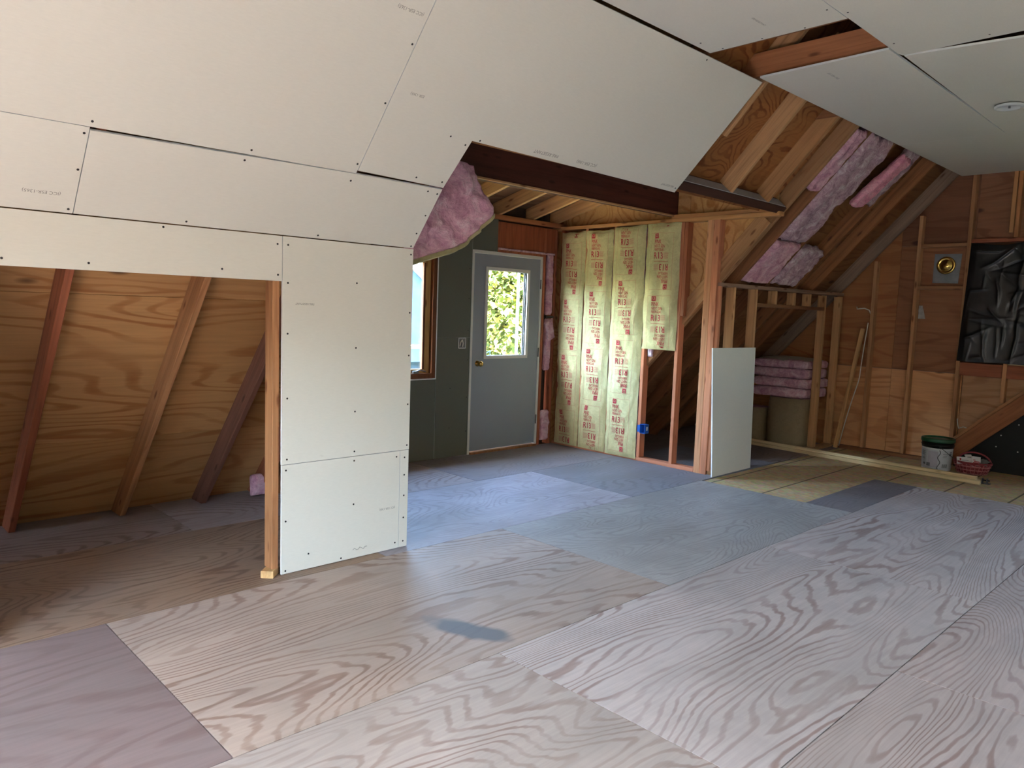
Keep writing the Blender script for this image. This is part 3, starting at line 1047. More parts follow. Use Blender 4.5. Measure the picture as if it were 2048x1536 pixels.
# door
d1 = empty('door_1', (DX, 5.5, 0), 'grey steel entry door with a large glass light', 'door', kind='structure')
GY0, GY1, GZ0, GZ1 = 5.215, 5.785, 1.02, 1.90
sx0, sx1 = DX - 0.05, DX - 0.006
SY0, SY1, SZ0, SZ1 = 5.027, 5.984, 0.03, 2.06
boxes('door_slab', [((sx0, SY0, SZ0), (sx1, GY0, SZ1)), ((sx0, GY1, SZ0), (sx1, SY1, SZ1)), ((sx0, GY0, SZ0), (sx1, GY1, GZ0)), ((sx0, GY0, GZ1), (sx1, GY1, SZ1))], DOORP, d1)
boxes('jamb', [((DX - 0.10, DY0, 0.0), (DX + 0.004, SY0 - 0.004, DZ1)), ((DX - 0.10, SY1 + 0.004, 0.0), (DX + 0.004, DY1 - 0.004, DZ1)), ((DX - 0.10, SY0 - 0.004, SZ1 + 0.004), (DX + 0.004, SY1 + 0.004, DZ1))], WHITEP, d1)
box('threshold', (DX - 0.12, SY0 - 0.004, -0.005), (DX + 0.03, SY1 + 0.004, 0.022), LUM, d1, T_BROWN)
fw = 0.034
lf = boxes('light_frame', [((DX - 0.056, GY0 - fw, GZ0 - fw), (DX + 0.008, GY0, GZ1 + fw)), ((DX - 0.056, GY1, GZ0 - fw), (DX + 0.008, GY1 + fw, GZ1 + fw)),
                           ((DX - 0.056, GY0, GZ0 - fw), (DX + 0.008, GY1, GZ0)), ((DX - 0.056, GY0, GZ1), (DX + 0.008, GY1, GZ1 + fw))], WHITEP, d1)
box('pane', (DX - 0.032, GY0, GZ0), (DX - 0.026, GY1, GZ1), GLASS, d1)
boxes('storm_edge', [((DX - 0.11, GY1 - 0.045, GZ0 - 0.05), (DX - 0.09, GY1 - 0.020, GZ1 + 0.05))], WHITEP, d1)
lathe('knob', [(0.030, 0.0), (0.030, 0.008), (0.012, 0.012), (0.012, 0.035), (0.024, 0.045), (0.029, 0.058), (0.024, 0.072), (0.008, 0.078)], (DX - 0.006, 5.105, 0.94), (1, 0, 0), BRASS, d1, 20)
for z in (1.79, 1.045, 0.30):
    tube('hinge', [(DX + 0.008, 5.988, z - 0.05), (DX + 0.008, 5.988, z + 0.05)], 0.008, STEEL, d1)

# dormer end wall
we = empty('wall_dormer_end', (-4.8, EY, 0), 'dormer end wall of studs partly filled with insulation', 'wall', kind='structure')
YE = EY + 0.0445
for x, z1, t in ((-5.735, 2.40, RS), (-5.385, 2.40, T_FIR), (-4.995, 2.40, T_FIR), (-4.573, 2.40, lin(206, 128, 88)), (-4.175, 2.40, lin(204, 126, 86)), (-4.135, 2.40, lin(160, 94, 60))):
    z0 = 0.038
    if x == -4.135:
        z0 = 1.5
    beam('stud', (x, YE, z0), (x, YE, z1), X, 0.037, 0.088, we, t)
for x, t in ((-3.873, lin(214, 150, 104)), (-3.805, lin(196, 126, 88))):
    beam('corner_post', (x, YE, 0.0), (x, YE, 2.402), X, 0.067, 0.089, we, t)
beam('bottom_plate', (-5.78, YE, 0.018), (-3.908, YE, 0.018), Z, 0.036, 0.090, we, lin(206, 132, 96))
beam('top_plate', (-5.90, YE, 2.421), (-3.20, YE, 2.421), Z, 0.038, 0.089, we, lin(196, 140, 84))
beam('top_plate', (-4.31, YE, 2.4595), (-3.24, YE, 2.4595), Z, 0.036, 0.089, we, lin(180, 120, 70))
yp = EY + 0.0895


def endply(pts, tint, nm='plywood_panel'):
    return prism(nm, [(x, yp, z) for x, z in pts], (0, 1, 0), 0.012, PLY_ROOF, we, tint)


shed = lambda x: 2.475 + 0.256 * (x - DX)
endply([(-4.16, rz(-4.16)), (-3.80, rz(-3.80)), (-3.80, 2.40), (-4.16, 2.40)], lin(214, 164, 106))
endply([(-3.797, rz(-3.797)), (-3.30, rz(-3.32)), (-3.30, 2.44), (-3.797, 2.44)], lin(208, 156, 98))
endply([(-5.9, rz(-5.9)), (-4.163, rz(-4.163)), (-4.163, 2.40), (-5.9, 2.40)], lin(176, 126, 76))
endply([(-5.9, 2.403), (-4.163, 2.403), (-4.163, shed(-4.163) + 0.16), (-5.9, shed(-5.9) + 0.16)], lin(196, 150, 96))
endply([(-4.16, 2.443), (-3.26, 2.443), (-3.26, rz(-3.26) + 0.03), (-2.75, rz(-2.75) + 0.03), (-2.75, shed(-2.75) + 0.16), (-4.16, shed(-4.16) + 0.16)], lin(206, 156, 100))
prism('outer_siding', [(-5.95, yp + 0.013, -0.2), (-5.95, yp + 0.013, 2.65), (-2.6, yp + 0.013, 3.45), (-2.6, yp + 0.013, sl(-2.6, 0, DEP + 0.02).z), (-5.9, yp + 0.013, sl(-5.9, 0, DEP + 0.02).z)], (0, 1, 0), 0.02, SIDING, we)
# near dormer side
wn_ = empty('wall_dormer_near', (-4.8, D0, 0), 'near side wall of the dormer', 'wall', kind='structure')
prism('plywood_panel', [(-5.92, D0 - 0.012, -0.02), (KX - 0.12, D0 - 0.012, -0.02), (KX - 0.12, D0 - 0.012, rz(KX - 0.12)), (-3.28, D0 - 0.012, rz(-3.28)), (-2.75, D0 - 0.012, rz(-2.75)), (-2.75, D0 - 0.012, 3.42), (-5.92, D0 - 0.012, 2.62)], (0, 1, 0), 0.03, PLY_ROOF, wn_, lin(150, 96, 56))

# dormer roof
dr = empty('roof_dormer', (-4.8, 4.5, 2.5), 'shed roof of the dormer with bare rafters and a dark beam', 'roof', kind='structure')
RN = Vector((-0.256, 0, 1)).normalized()


def shedrafter(y, t=lin(206, 158, 104)):
    a = Vector((-6.1, y, shed(-6.1))) + RN * 0.07
    b = Vector((-2.95, y, shed(-2.95))) + RN * 0.07
    return beam('rafter', a, b, Y, 0.038, 0.138, dr, t)


for y in (2.90, 3.39, 3.88, 4.37, 4.86, 5.36, 5.85, 6.235):
    shedrafter(y)
for y0, y1 in ((D0 - 0.05, 4.37), (4.373, 6.42)):
    p = [Vector((x, y, shed(x))) + RN * 0.141 for x, y in ((-6.2, y0), (-2.7, y0), (-2.7, y1), (-6.2, y1))]
    prism('sheathing_panel', p, RN, 0.013, PLY_ROOF, dr, lin(120, 92, 66))
p = [Vector((x, y, shed(x))) + RN * 0.156 for x, y in ((-6.3, D0 - 0.15), (-2.55, D0 - 0.15), (-2.55, 6.5), (-6.3, 6.5))]
prism('roofing_layer', p, RN, 0.04, ROOFING, dr)
beam('ceiling_beam', (-4.345, D0 + 0.03, 2.655), (-4.345, EY + 0.088, 2.655), Z, 0.37, 0.085, dr, lin(84, 44, 30))
beam('ledger_strip', (-4.293, D0 + 0.03, 2.468), (-4.293, EY - 0.002, 2.468), Z, 0.016, 0.02, dr, lin(196, 150, 100))

# ================================================================== NEAR GABLE AND RIGHT SIDE (behind the camera)
wnr = empty('wall_near', (XR, NY, 0), 'near gable end wall with the big window that lights the room', 'wall', kind='structure')
NW0, NW1, NZ0, NZ1 = -2.05, 0.55, 0.75, 2.35
zt = 5.2
for nm, pts in (('plywood_panel', [(-6.1, -0.1), (NW0, -0.1), (NW0, NZ1), (-3.2, NZ1), (-5.9, rz(-5.9))]),
                ('plywood_panel', [(NW1, -0.1), (4.3, -0.1), (4.1, rz(2 * XR - 4.1)), (2 * XR + 3.2, NZ1), (NW1, NZ1)]),
                ('plywood_panel', [(NW0, -0.1), (NW1, -0.1), (NW1, NZ0), (NW0, NZ0)]),
                ('plywood_panel', [(-3.6, NZ1), (2 * XR + 3.6, NZ1), (XR, rz(XR) + 0.2)])):
    prism(nm, [(x, NY, z) for x, z in pts], (0, -1, 0), 0.08, PLY_GABLE, wnr, lin(150, 110, 74))
w2 = empty('window_2', (XR, NY, NZ0), 'wide window in the near gable behind the viewer', 'window', kind='structure')
boxes('window_frame', [((NW0, NY - 0.1, NZ0), (NW0 + 0.05, NY, NZ1)), ((NW1 - 0.05, NY - 0.1, NZ0), (NW1, NY, NZ1)), ((NW0 + 0.05, NY - 0.1, NZ0), (NW1 - 0.05, NY, NZ0 + 0.05)),
                       ((NW0 + 0.05, NY - 0.1, NZ1 - 0.05), (NW1 - 0.05, NY, NZ1)), ((-0.78, NY - 0.1, NZ0 + 0.05), (-0.72, NY, NZ1 - 0.05))], WHITEP, w2)
box('pane', (NW0 + 0.05, NY - 0.05, NZ0 + 0.05), (-0.78, NY - 0.046, NZ1 - 0.05), GLASS, w2)
box('pane', (-0.72, NY - 0.05, NZ0 + 0.05), (NW1 - 0.05, NY - 0.046, NZ1 - 0.05), GLASS, w2)

wr = empty('wall_right', (2 * XR - KX, 3, 0), 'right knee wall and slope opposite the dormer', 'wall', kind='structure')
KR = 2 * XR - KX
for y0, y1 in ((NY, 1.3), (1.3, 5.2), (5.2, GY)):
    prism('drywall_sheet', [(KR, y0, 0), (KR, y1, 0), (KR, y1, KZ), (KR, y0, KZ)], (1, 0, 0), TH, DRY, wr, None, GYP)
    prism('drywall_sheet', [(KR, y0, KZ), (KR, y1, KZ), (CE, y1, CZ), (CE, y0, CZ)], (M, 0, 1), TH, DRY, wr, None, GYP)

# ================================================================== KRAFT FACED BATTS IN THE END WALL
MOT = []  # motif: (text/rect, ...) in metres, u right, v up from frame bottom-left; frame 0.262 x 0.555


def motif():
    pr, pale = ([], []), ([], [])

    def add(dst, v, f):
        k = len(dst[0])
        dst[0].extend(v)
        dst[1].extend([tuple(i + k for i in q) for q in f])

    def rect(dst, u0, v0, u1, v1):
        nu = max(1, int((u1 - u0) / 0.03))
        nv = max(1, int((v1 - v0) / 0.03))
        vs = [(u0 + (u1 - u0) * i / nu, v0 + (v1 - v0) * j / nv) for j in range(nv + 1) for i in range(nu + 1)]
        fs = [(j * (nu + 1) + i, j * (nu + 1) + i + 1, (j + 1) * (nu + 1) + i + 1, (j + 1) * (nu + 1) + i) for j in range(nv) for i in range(nu)]
        add(dst, vs, fs)
    W, H = 0.262, 0.555

    def half():
        loc_p, loc_l = ([], []), ([], [])

        def a2(dst, v, f):
            k = len(dst[0])
            dst[0].extend(v)
            dst[1].extend([tuple(i + k for i in q) for q in f])

        def r2(dst, u0, v0, u1, v1):
            a2(dst, [(u0, v0), (u1, v0), (u1, v1), (u0, v1)], [(0, 1, 2, 3)])
        # logo: square with inner ring bars
        r2(loc_p, 0.050, 0.500, 0.094, 0.506)
        r2(loc_p, 0.050, 0.506, 0.060, 0.548)
        r2(loc_p, 0.084, 0.506, 0.094, 0.548)
        r2(loc_p, 0.060, 0.540, 0.084, 0.548)
        r2(loc_p, 0.060, 0.506, 0.084, 0.516)
        r2(loc_p, 0.064, 0.520, 0.080, 0.537)
        for s_, v0, sz, sq in (('PINK', 0.450, 0.056, 0.66), ('NEXT GEN', 0.414, 0.040, 0.64), ('FIBERGLAS', 0.382, 0.034, 0.70), ('R13', 0.304, 0.088, 0.80)):
            v, f, w = text_geo(s_, sz)
            a2(loc_p, [(0.048 + x * sq, v0 + y) for x, y in v], f)
        for i in range(6):
            r2(loc_l, 0.162, 0.308 + i * 0.010, 0.212, 0.313 + i * 0.010)
        return loc_p, loc_l
    for rot in (0, 1):
        a, b = half()
        for src, dst in ((a, pr), (b, pale)):
            v = [(W - x, H - y) for x, y in src[0]] if rot else src[0]
            add(dst, v, src[1])
    t = 0.0028
    rect(pale, 0, 0, W, t)
    rect(pale, 0, H - t, W, H)
    rect(pale, 0, t, t, H - t)
    rect(pale, W - t, t, W, H - t)
    rect(pr, 0.048, H / 2 - 0.002, W - 0.048, H / 2 + 0.002)
    return pr, pale


MP, ML = motif()


def faced_batt(x0, x1, z0, z1, phase, seed, label, uoff, tilt=0.0):
    NU, NV = 25, int((z1 - z0) / 0.035)
    W, H = x1 - x0, z1 - z0
    hs = [[0.0] * NU for _ in range(NV)]
    for j in range(NV):
        for i in range(NU):
            u, v = i / (NU - 1), j / (NV - 1)
            b = 0.034 * (1 - abs(2 * u - 1) ** 3.2)
            b += 0.015 * noise.noise(Vector((u * 3 + seed, v * H * 4, seed))) + 0.010 * noise.noise(Vector((u * 9, v * H * 11 + seed, 2.0)))
            b += 0.004 * noise.noise(Vector((u * 20, v * H * 24 + seed, 5.0)))
            b *= min(1.0, v / 0.02 + 0.2) * min(1.0, (1 - v) / 0.02 + 0.2)
            hs[j][i] = b
    wob = lambda v, s_: 0.010 * noise.noise(Vector((v * H * 2.3, seed, s_)))

    def P(u, v, lift=0.0):
        fu, fv = u * (NU - 1), v * (NV - 1)
        i, j = min(NU - 2, max(0, int(fu))), min(NV - 2, max(0, int(fv)))
        a, b = fu - i, fv - j
        h = (hs[j][i] * (1 - a) + hs[j][i + 1] * a) * (1 - b) + (hs[j + 1][i] * (1 - a) + hs[j + 1][i + 1] * a) * b
        xx = x0 + W * u + (wob(v, 1.0) * (1 - u) + wob(v, 4.0) * u)
        top = 0.014 * noise.noise(Vector((u * 4, seed, 9))) + tilt * u
        return Vector((xx, EY - 0.006 - h - lift, z0 + (H + top) * v))
    root = empty('insulation_batt', (x0 + W / 2, EY, z0), label, 'insulation', 'kraft faced batts between the dormer end studs')
    grid_obj('kraft_facing', lambda u, v: P(u, v), NU, NV, KRAFT, root)
    # pink fibre behind the facing
    box('fibre_core', (x0 + 0.012, EY + 0.001, z0 + 0.015), (x1 - 0.012, EY + 0.08, z1 - 0.02), PINK, root)
    vv = phase
    while vv < z1 - z0:
        for (src, mat, nm) in ((MP, INK, 'red_print'), (ML, INKPALE, 'pale_print')):
            vs, fs = [], []
            for (a, b) in src[0]:
                vs.append((uoff + a, vv + b))
            keep = [f for f in src[1] if all(0.012 < vs[i][1] < H - 0.012 for i in f)]
            if not keep:
                continue
            used = sorted({i for f in keep for i in f})
            mp = {k: n_ for n_, k in enumerate(used)}
            mesh(nm, [P(vs[k][0] / W, vs[k][1] / H, 0.0045) for k in used], [tuple(mp[i] for i in f) for f in keep], mat, root)
        vv += 0.612
    return root


faced_batt(-5.735, -5.392, 0.02, 2.372, -0.16, 1.3, 'kraft faced insulation strip in the corner beside the entry door', 0.045)
faced_batt(-5.380, -5.008, 0.02, 2.370, -0.07, 4.1, 'kraft faced insulation strip second from the door with a torn creased top', 0.055)
faced_batt(-4.998, -4.592, 0.015, 2.392, 0.05, 7.7, 'full height kraft faced insulation strip third from the door', 0.060)
faced_batt(-4.586, -4.184, 1.158, 2.402, -0.02, 9.9, 'short kraft faced insulation strip ending half way above the open studs', 0.075)

# scrap of pink fibre poking out under the short batt
fluff('fibre_scrap', (-4.52, EY + 0.02, 1.08), X, Z, -Y, 0.06, 0.09, 0.03, PINKGREY, None, 0.012, 18, 8, 8, 3.3)
tag(bpy.data.objects['fibre_scrap'], 'wisp of pale fibre hanging under the short insulation strip', 'insulation')

# ================================================================== PINK FIBRE BESIDE THE DOOR
py = 6.137
pb = [('fibre_strip', 1.46, 2.13, 0.085, 'long pink fibre strip stuffed beside the door, upper piece', 1.0),
      ('fibre_strip', 0.84, 1.42, 0.08, 'pink fibre strip stuffed beside the door below the dark strap', 2.0)]
for nm, z0, z1, w, lab, sd in pb:
    o = fluff(nm, (DX - 0.012, py - w / 2, z0), Y, Z, X, w, z1 - z0, 0.06, PINK, None, 0.014, 14, 10, 34, sd)
    tag(o, lab, 'insulation', 'pink fibre beside the door')
o = box('dark_strap', (DX - 0.02, 6.075, 1.425), (DX + 0.022, 6.20, 1.45), SCREW, wd)
o = fluff('fibre_tuft', (DX + 0.02, 6.12, 1.16), Y + Z * 0.5, Z - Y * 0.25, X, 0.12, 0.22, 0.05, PINK, None, 0.03, 13, 10, 14, 5.0)
tag(o, 'torn pink fibre tuft sticking out halfway up beside the door', 'insulation')
o = fluff('fibre_tuft', (DX - 0.01, 6.08, 0.05), Y, Z, X, 0.11, 0.34, 0.07, PINK, None, 0.03, 12, 10, 18, 8.0)
tag(o, 'crumpled pink fibre tuft on the floor beside the door', 'insulation')
o = fluff('fibre_seam', (DX + 0.001, 5.345, 2.118), Y, Z, X, 0.86, 0.022, 0.012, PINKGREY, None, 0.006, 16, 40, 5, 8.6)
tag(o, 'thin seam of pink fibre squeezed above the door header', 'insulation')

# ================================================================== DRAPED BATT IN THE DORMER MOUTH
def drape():
    # outline in (y, z) at x about -3.95: top edge then bottom curve, with folds towards the room
    root = empty('draped_batt', (-3.97, 3.2, 1.85), 'pink insulation batt drooping out of the slope edge above the window', 'insulation')
    top = [(2.82, 1.98), (2.90, 2.12), (3.00, 2.24), (3.12, 2.36), (3.22, 2.47), (3.33, 2.475), (3.43, 2.47)]
    bot = [(2.82, 1.77), (2.92, 1.80), (3.07, 1.845), (3.20, 1.885), (3.33, 1.94), (3.45, 2.05), (3.565, 2.155)]

    def ip(c, u):
        f = u * (len(c) - 1)
        i = min(len(c) - 2, int(f))
        a = f - i
        return Vector((c[i][0] * (1 - a) + c[i + 1][0] * a, c[i][1] * (1 - a) + c[i + 1][1] * a))

    def P(u, v, back=0.0):
        b, t = ip(bot, u), ip(top, u)
        p = b * (1 - v) + t * v
        fold = 0.045 * (1 - abs(math.sin(u * 6.5 + v * 1.6 + 0.8 * noise.noise(Vector((u * 3, v * 3, 1)))))) * (0.4 + 0.6 * v)
        q = Vector((p.x * 9, p.y * 9, 1.7))
        bumpy = 0.030 * noise.noise(q) + 0.018 * noise.noise(q * 2.1) + 0.009 * noise.noise(q * 5.0)
        return Vector((-3.99 + fold + bumpy * (1 if back == 0 else 0.3) + 0.05 * (1 - v) - back, p.x, p.y))
    NU, NV = 52, 44
    vs = [P(i / (NU - 1), j / (NV - 1)) for j in range(NV) for i in range(NU)]
    k = len(vs)
    vs += [P(i / (NU - 1), j / (NV - 1), 0.075) for j in range(NV) for i in range(NU)]
    fs = []
    for j in range(NV - 1):
        for i in range(NU - 1):
            a = j * NU + i
            fs.append((a, a + 1, a + NU + 1, a + NU))
            fs.append((k + a, k + a + NU, k + a + NU + 1, k + a + 1))
    rim = [i for i in range(NU)] + [j * NU + NU - 1 for j in range(1, NV)] + [(NV - 1) * NU + i for i in range(NU - 2, -1, -1)] + [j * NU for j in range(NV - 2, 0, -1)]
    for i in range(len(rim)):
        a, b = rim[i], rim[(i + 1) % len(rim)]
        fs.append((b, a, k + a, k + b))
    mesh('fibre_body', vs, fs, PINK, root, smooth=True)

    def K(u, v):
        e = P(u, 0.0, 0.0)
        return e + Vector((0.012 - 0.10 * v, 0, -0.022 - 0.014 * math.sin(v * 3.14)))
    vs2 = [K(i / 51, j / 5) for j in range(6) for i in range(52)] + [K(i / 51, j / 5) + Vector((0, 0, 0.028)) for j in range(6) for i in range(52)]
    f2 = []
    for o_ in (0, 312):
        for j in range(5):
            for i in range(51):
                a = o_ + j * 52 + i
                f2.append((a, a + 1, a + 53, a + 52))
    for i in range(51):
        f2.append((i, i + 1, 312 + i + 1, 312 + i))
    mesh('kraft_edge', vs2, f2, KRAFT, root, smooth=True)


drape()

# ================================================================== PINK BATTS BETWEEN THE FAR RAFTERS
def rbatt(name, x0, x1, y0, y1, off, th, mat, lab, amp, seed, ragged=0.05, yslope=0.0, group='batts between the far rafters'):
    o0 = sl(x0, y0, off)
    L = (sl(x1, 0) - sl(x0, 0)).length
    va = SD * L + Y * yslope
    o = fluff(name, o0, Y, va, -N, y1 - y0, L, th, mat, None, amp, 8.0, 20, 56, seed, 0.25, ragged)
    return tag(o, lab, 'insulation', group)


rbatt('rafter_batt', -3.03, -2.62, 6.42, 6.615, 0.045, 0.09, PINK, 'narrow pink insulation strip in the first rafter bay past the dormer', 0.025, 1.1)
rbatt('rafter_batt', -3.385, -2.60, 6.675, 7.185, 0.05, 0.12, PINKGREY, 'wide dusty pink insulation batt filling the second rafter bay', 0.045, 2.2)
rbatt('rafter_batt', -3.74, -3.40, 6.675, 7.185, 0.05, 0.12, PINK, 'pink insulation batt just above the framed knee wall, left piece', 0.032, 3.3, 0.03)
rbatt('rafter_batt', -3.74, -3.42, 7.27, 7.80, 0.06, 0.12, PINKGREY, 'greyish insulation batt just above the framed knee wall, right piece', 0.045, 4.4, 0.08)
rbatt('rafter_batt', -3.03, -2.63, 7.25, 7.45, -0.03, 0.075, PINKHOT, 'bright pink folded insulation roll hanging below the rafters', 0.018, 5.5, 0.06, 0.14)
rbatt('rafter_batt', -3.01, -2.60, 7.50, 7.79, 0.035, 0.07, PINKGREY, 'dusty purple insulation scrap behind the bright pink roll', 0.03, 6.6, 0.06, 0.05)

# ================================================================== STACK OF BATTS IN THE EAVE
o = None


def roll(cx, cy, r, h, lab, seed):
    def P(u, v):
        a = u * 2 * math.pi
        c, s_ = math.cos(a), math.sin(a)
        k = (abs(c) ** 3.2 + abs(s_) ** 3.2) ** (-1 / 3.2)
        rr = r * k * (1 + 0.02 * noise.noise(Vector((c * 2, s_ * 2, v * 3 + seed)))) * (1 - 0.03 * (abs(2 * v - 1) ** 6))
        return Vector((cx + rr * c, cy + rr * s_ * 0.92, 0.001 + v * h))
    root = empty('insulation_bale', (cx, cy, 0), lab, 'insulation', 'wrapped bales in the far eave')
    grid_obj('kraft_wrap', P, 40, 10, KRAFTBR, root, True)
    n_ = 40
    vs = [P(i / n_, 1.0) for i in range(n_)] + [P(i / n_, 0.0) for i in range(n_)]
    mesh('fibre_end', vs[:n_], [tuple(range(n_))], PINK, root)


roll(-4.125, 8.76, 0.262, 0.575, 'large brown kraft wrapped bale standing under the pink batts', 1)
roll(-4.555, 8.66, 0.150, 0.42, 'narrow brown kraft wrapped bale half hidden by the leaning panel', 2)
zc = 0.590
for i, (th, dx, sd) in enumerate(((0.115, 0.0, 1.0), (0.115, 0.015, 2.0), (0.115, -0.01, 3.0), (0.095, 0.0, 4.0))):
    lab = ['lowest folded pink batt of the stack on the brown bale', 'second pink batt from the bottom of the stack on the brown bale', 'third pink batt from the bottom of the stack on the brown bale', 'top pink batt of the stack with its brown facing upwards'][i]
    root = empty('stacked_batt', (-4.2, 8.75, zc), lab, 'insulation', 'folded batts stacked on the bale')
    fluff('fibre_body', (-4.50 + dx, 8.43, zc + th / 2), X, Y, Z, 0.655, 0.58, th * 0.97, PINK, root, 0.013, 6.0, 36, 36, sd, 0.82)
    if i == 3:
        def KP(u, v):
            x_, y_ = -4.49 + 0.63 * u, 8.44 + 0.56 * v
            zz = zc + th + 0.028 - 0.05 * math.exp(-((u - 0.72) ** 2 / 0.03 + (v - 0.15) ** 2 / 0.10)) + 0.01 * noise.noise(Vector((u * 3, v * 3, 3))) - 0.03 * (abs(2 * u - 1) ** 5) - 0.02 * (abs(2 * v - 1) ** 5)
            return Vector((x_, y_, zz))
        grid_obj('kraft_facing', KP, 26, 22, kraft_mat('grey_kraft_facing', (200, 192, 180)), root)
    zc += th * 1.0

# ================================================================== LEANING DRYWALL OFFCUT
root = empty('drywall_offcut', (-3.69, 6.58, 0), 'tall drywall offcut leaning against the corner studs', 'drywall')
pts = [(-3.660, 6.205, 0.002), (-3.672, 6.945, 0.002), (-3.722, 6.985, 1.212), (-3.722, 6.188, 1.214)]
nrm = (Vector(pts[1]) - Vector(pts[0])).cross(Vector(pts[3]) - Vector(pts[0])).normalized()
if nrm.x > 0:
    nrm = -nrm
prism('board', pts, nrm, TH, DRY, root, None, GYP)

# ================================================================== LUMBER ON THE FLOOR
def plank(x0, y0, x1, y1, z, w, h, lab):
    o_ = beam('lumber_board', (x0, y0, z + h / 2), (x1, y1, z + h / 2), Z, h, w, None, lin(232, 208, 160))
    tag(o_, lab, 'board', 'long pale boards lying before the gable wall')


plank(-4.42, 8.285, -1.945, 8.175, -0.0075, 0.038, 0.040, 'front pale board lying on the strand board floor')
plank(-4.40, 8.328, -1.965, 8.218, -0.0075, 0.038, 0.038, 'rear pale board lying behind the front board on the floor')
plank(-4.41, 8.315, -1.985, 8.205, 0.0328, 0.040, 0.030, 'upper pale board resting on the two floor boards')
root = empty('metal_bracket', (-1.93, 8.28, -0.008), 'small dark metal bracket at the end of the pale boards', 'bracket')
boxes('plate', [((-1.955, 8.245, -0.0078), (-1.885, 8.30, -0.002)), ((-1.955, 8.245, -0.002), (-1.950, 8.30, 0.045)), ((-1.915, 8.245, -0.002), (-1.910, 8.30, 0.045))], STEEL, root)
tube('bolt', [(-1.96, 8.272, 0.026), (-1.89, 8.272, 0.026)], 0.007, BLACKSM, root)

# leaning stick and cables at the gable
o = beam('wood_stick', (-3.655, 8.93, 0.012), (-3.478, 9.02, 1.43), X, 0.04, 0.038, None, lin(214, 166, 106))
tag(o, 'loose narrow wooden stick leaning against the gable studs', 'stick')
pts = []
for k in range(22):
    t = k / 21
    pts.append((-3.43 - 0.05 * math.sin(t * 2.2) - 0.185 * max(0, t - 0.45) / 0.55, 9.035 - 0.02 * math.sin(t * 3), 1.50 - 1.48 * t))
o = tube('white_cable', pts, 0.006, CABLE)
tag(o, 'white electric cable hanging down beside the leaning stick', 'cable', 'loose cables on the gable wall')
o = tube('white_cable', [(-3.424, 9.08, 1.60), (-3.44, 9.06, 1.645), (-3.49, 9.05, 1.665), (-3.55, 9.055, 1.66), (-3.575, 9.06, 1.655), (-3.585, 9.07, 1.68)], 0.007, CABLE)
tag(o, 'short white cable end poking from the stud above the stick', 'cable', 'loose cables on the gable wall')
pts = [(-2.40 + 0.03 * math.sin(k * 1.1), 9.06 - 0.01 * k, 0.50 - 0.035 * k + 0.02 * math.sin(k * 2.0)) for k in range(5)]
o = tube('white_cable', [(-2.44, 9.1, 0.50), (-2.425, 9.08, 0.44), (-2.41, 9.07, 0.40), (-2.36, 9.05, 0.425), (-2.32, 9.04, 0.415)], 0.005, CABLE)
tag(o, 'thin pale wire curled beside the stud above the sloped board', 'cable', 'loose cables on the gable wall')
# clear plastic scrap stapled beside the stud


def PS(u, v):
    return Vector((-2.93 + 0.085 * u * (0.55 + 0.45 * (1 - v)), 9.125 - 0.03 * u - 0.012 * noise.noise(Vector((u * 4, v * 4, 1))), 1.565 + 0.145 * v))


CLEARP = simple('frosted_plastic', (188, 186, 182), 0.3, 0, 0.5, 0.2, 30)
o = grid_obj('plastic_scrap', PS, 8, 10, CLEARP, smooth=False)
tag(o, 'crumpled scrap of frosted plastic beside the middle gable stud', 'plastic')

# ================================================================== VENT PLATE
root = empty('vent_cover', (-2.69, PY0, 1.96), 'round brass cover on a galvanised metal plate on the gable', 'vent')
prism('metal_plate', [(-2.818, PY0 - 0.001, 1.962), (-2.565, PY0 - 0.001, 1.955), (-2.548, PY0 - 0.001, 2.272), (-2.815, PY0 - 0.001, 2.276)], (0, -1, 0), 0.006, GALV, root)
for lo_, hi_ in (((-2.815, PY0 - 0.010, 2.062), (-2.57, PY0 - 0.007, 2.068)), ((-2.74, PY0 - 0.010, 2.2), (-2.735, PY0 - 0.007, 2.272)), ((-2.60, PY0 - 0.010, 2.07), (-2.595, PY0 - 0.007, 2.25))):
    box('plate_rib', lo_, hi_, GALV, root)
lathe('brass_cover', [(0.095, 0.0), (0.095, 0.006), (0.088, 0.014), (0.072, 0.016), (0.066, 0.010), (0.058, 0.012), (0.045, 0.026), (0.015, 0.032), (0.001, 0.032)], (-2.694, PY0 - 0.008, 2.15), (0, -1, 0), BRASS, root, 40)

# ================================================================== BLACK PLASTIC OVER THE GABLE WINDOW
root = empty('plastic_sheet', (-1.9, GY, 1.13), 'shiny black polythene sheet stapled over the gable window', 'plastic')


_rc = random.Random(11)
CREASE = []
for _ in range(70):
    th_ = _rc.choice([1.45, 1.52, 1.60, 1.7, 0.35, 0.55, -0.3, 2.3, 0.1]) + _rc.uniform(-0.15, 0.15)
    CREASE.append((_rc.uniform(0, 1.26), _rc.uniform(0, 1.24), math.cos(th_), math.sin(th_), _rc.uniform(0.06, 0.34), _rc.uniform(0.006, 0.016), _rc.uniform(0.006, 0.020) * _rc.choice([1, 1, -0.7])))


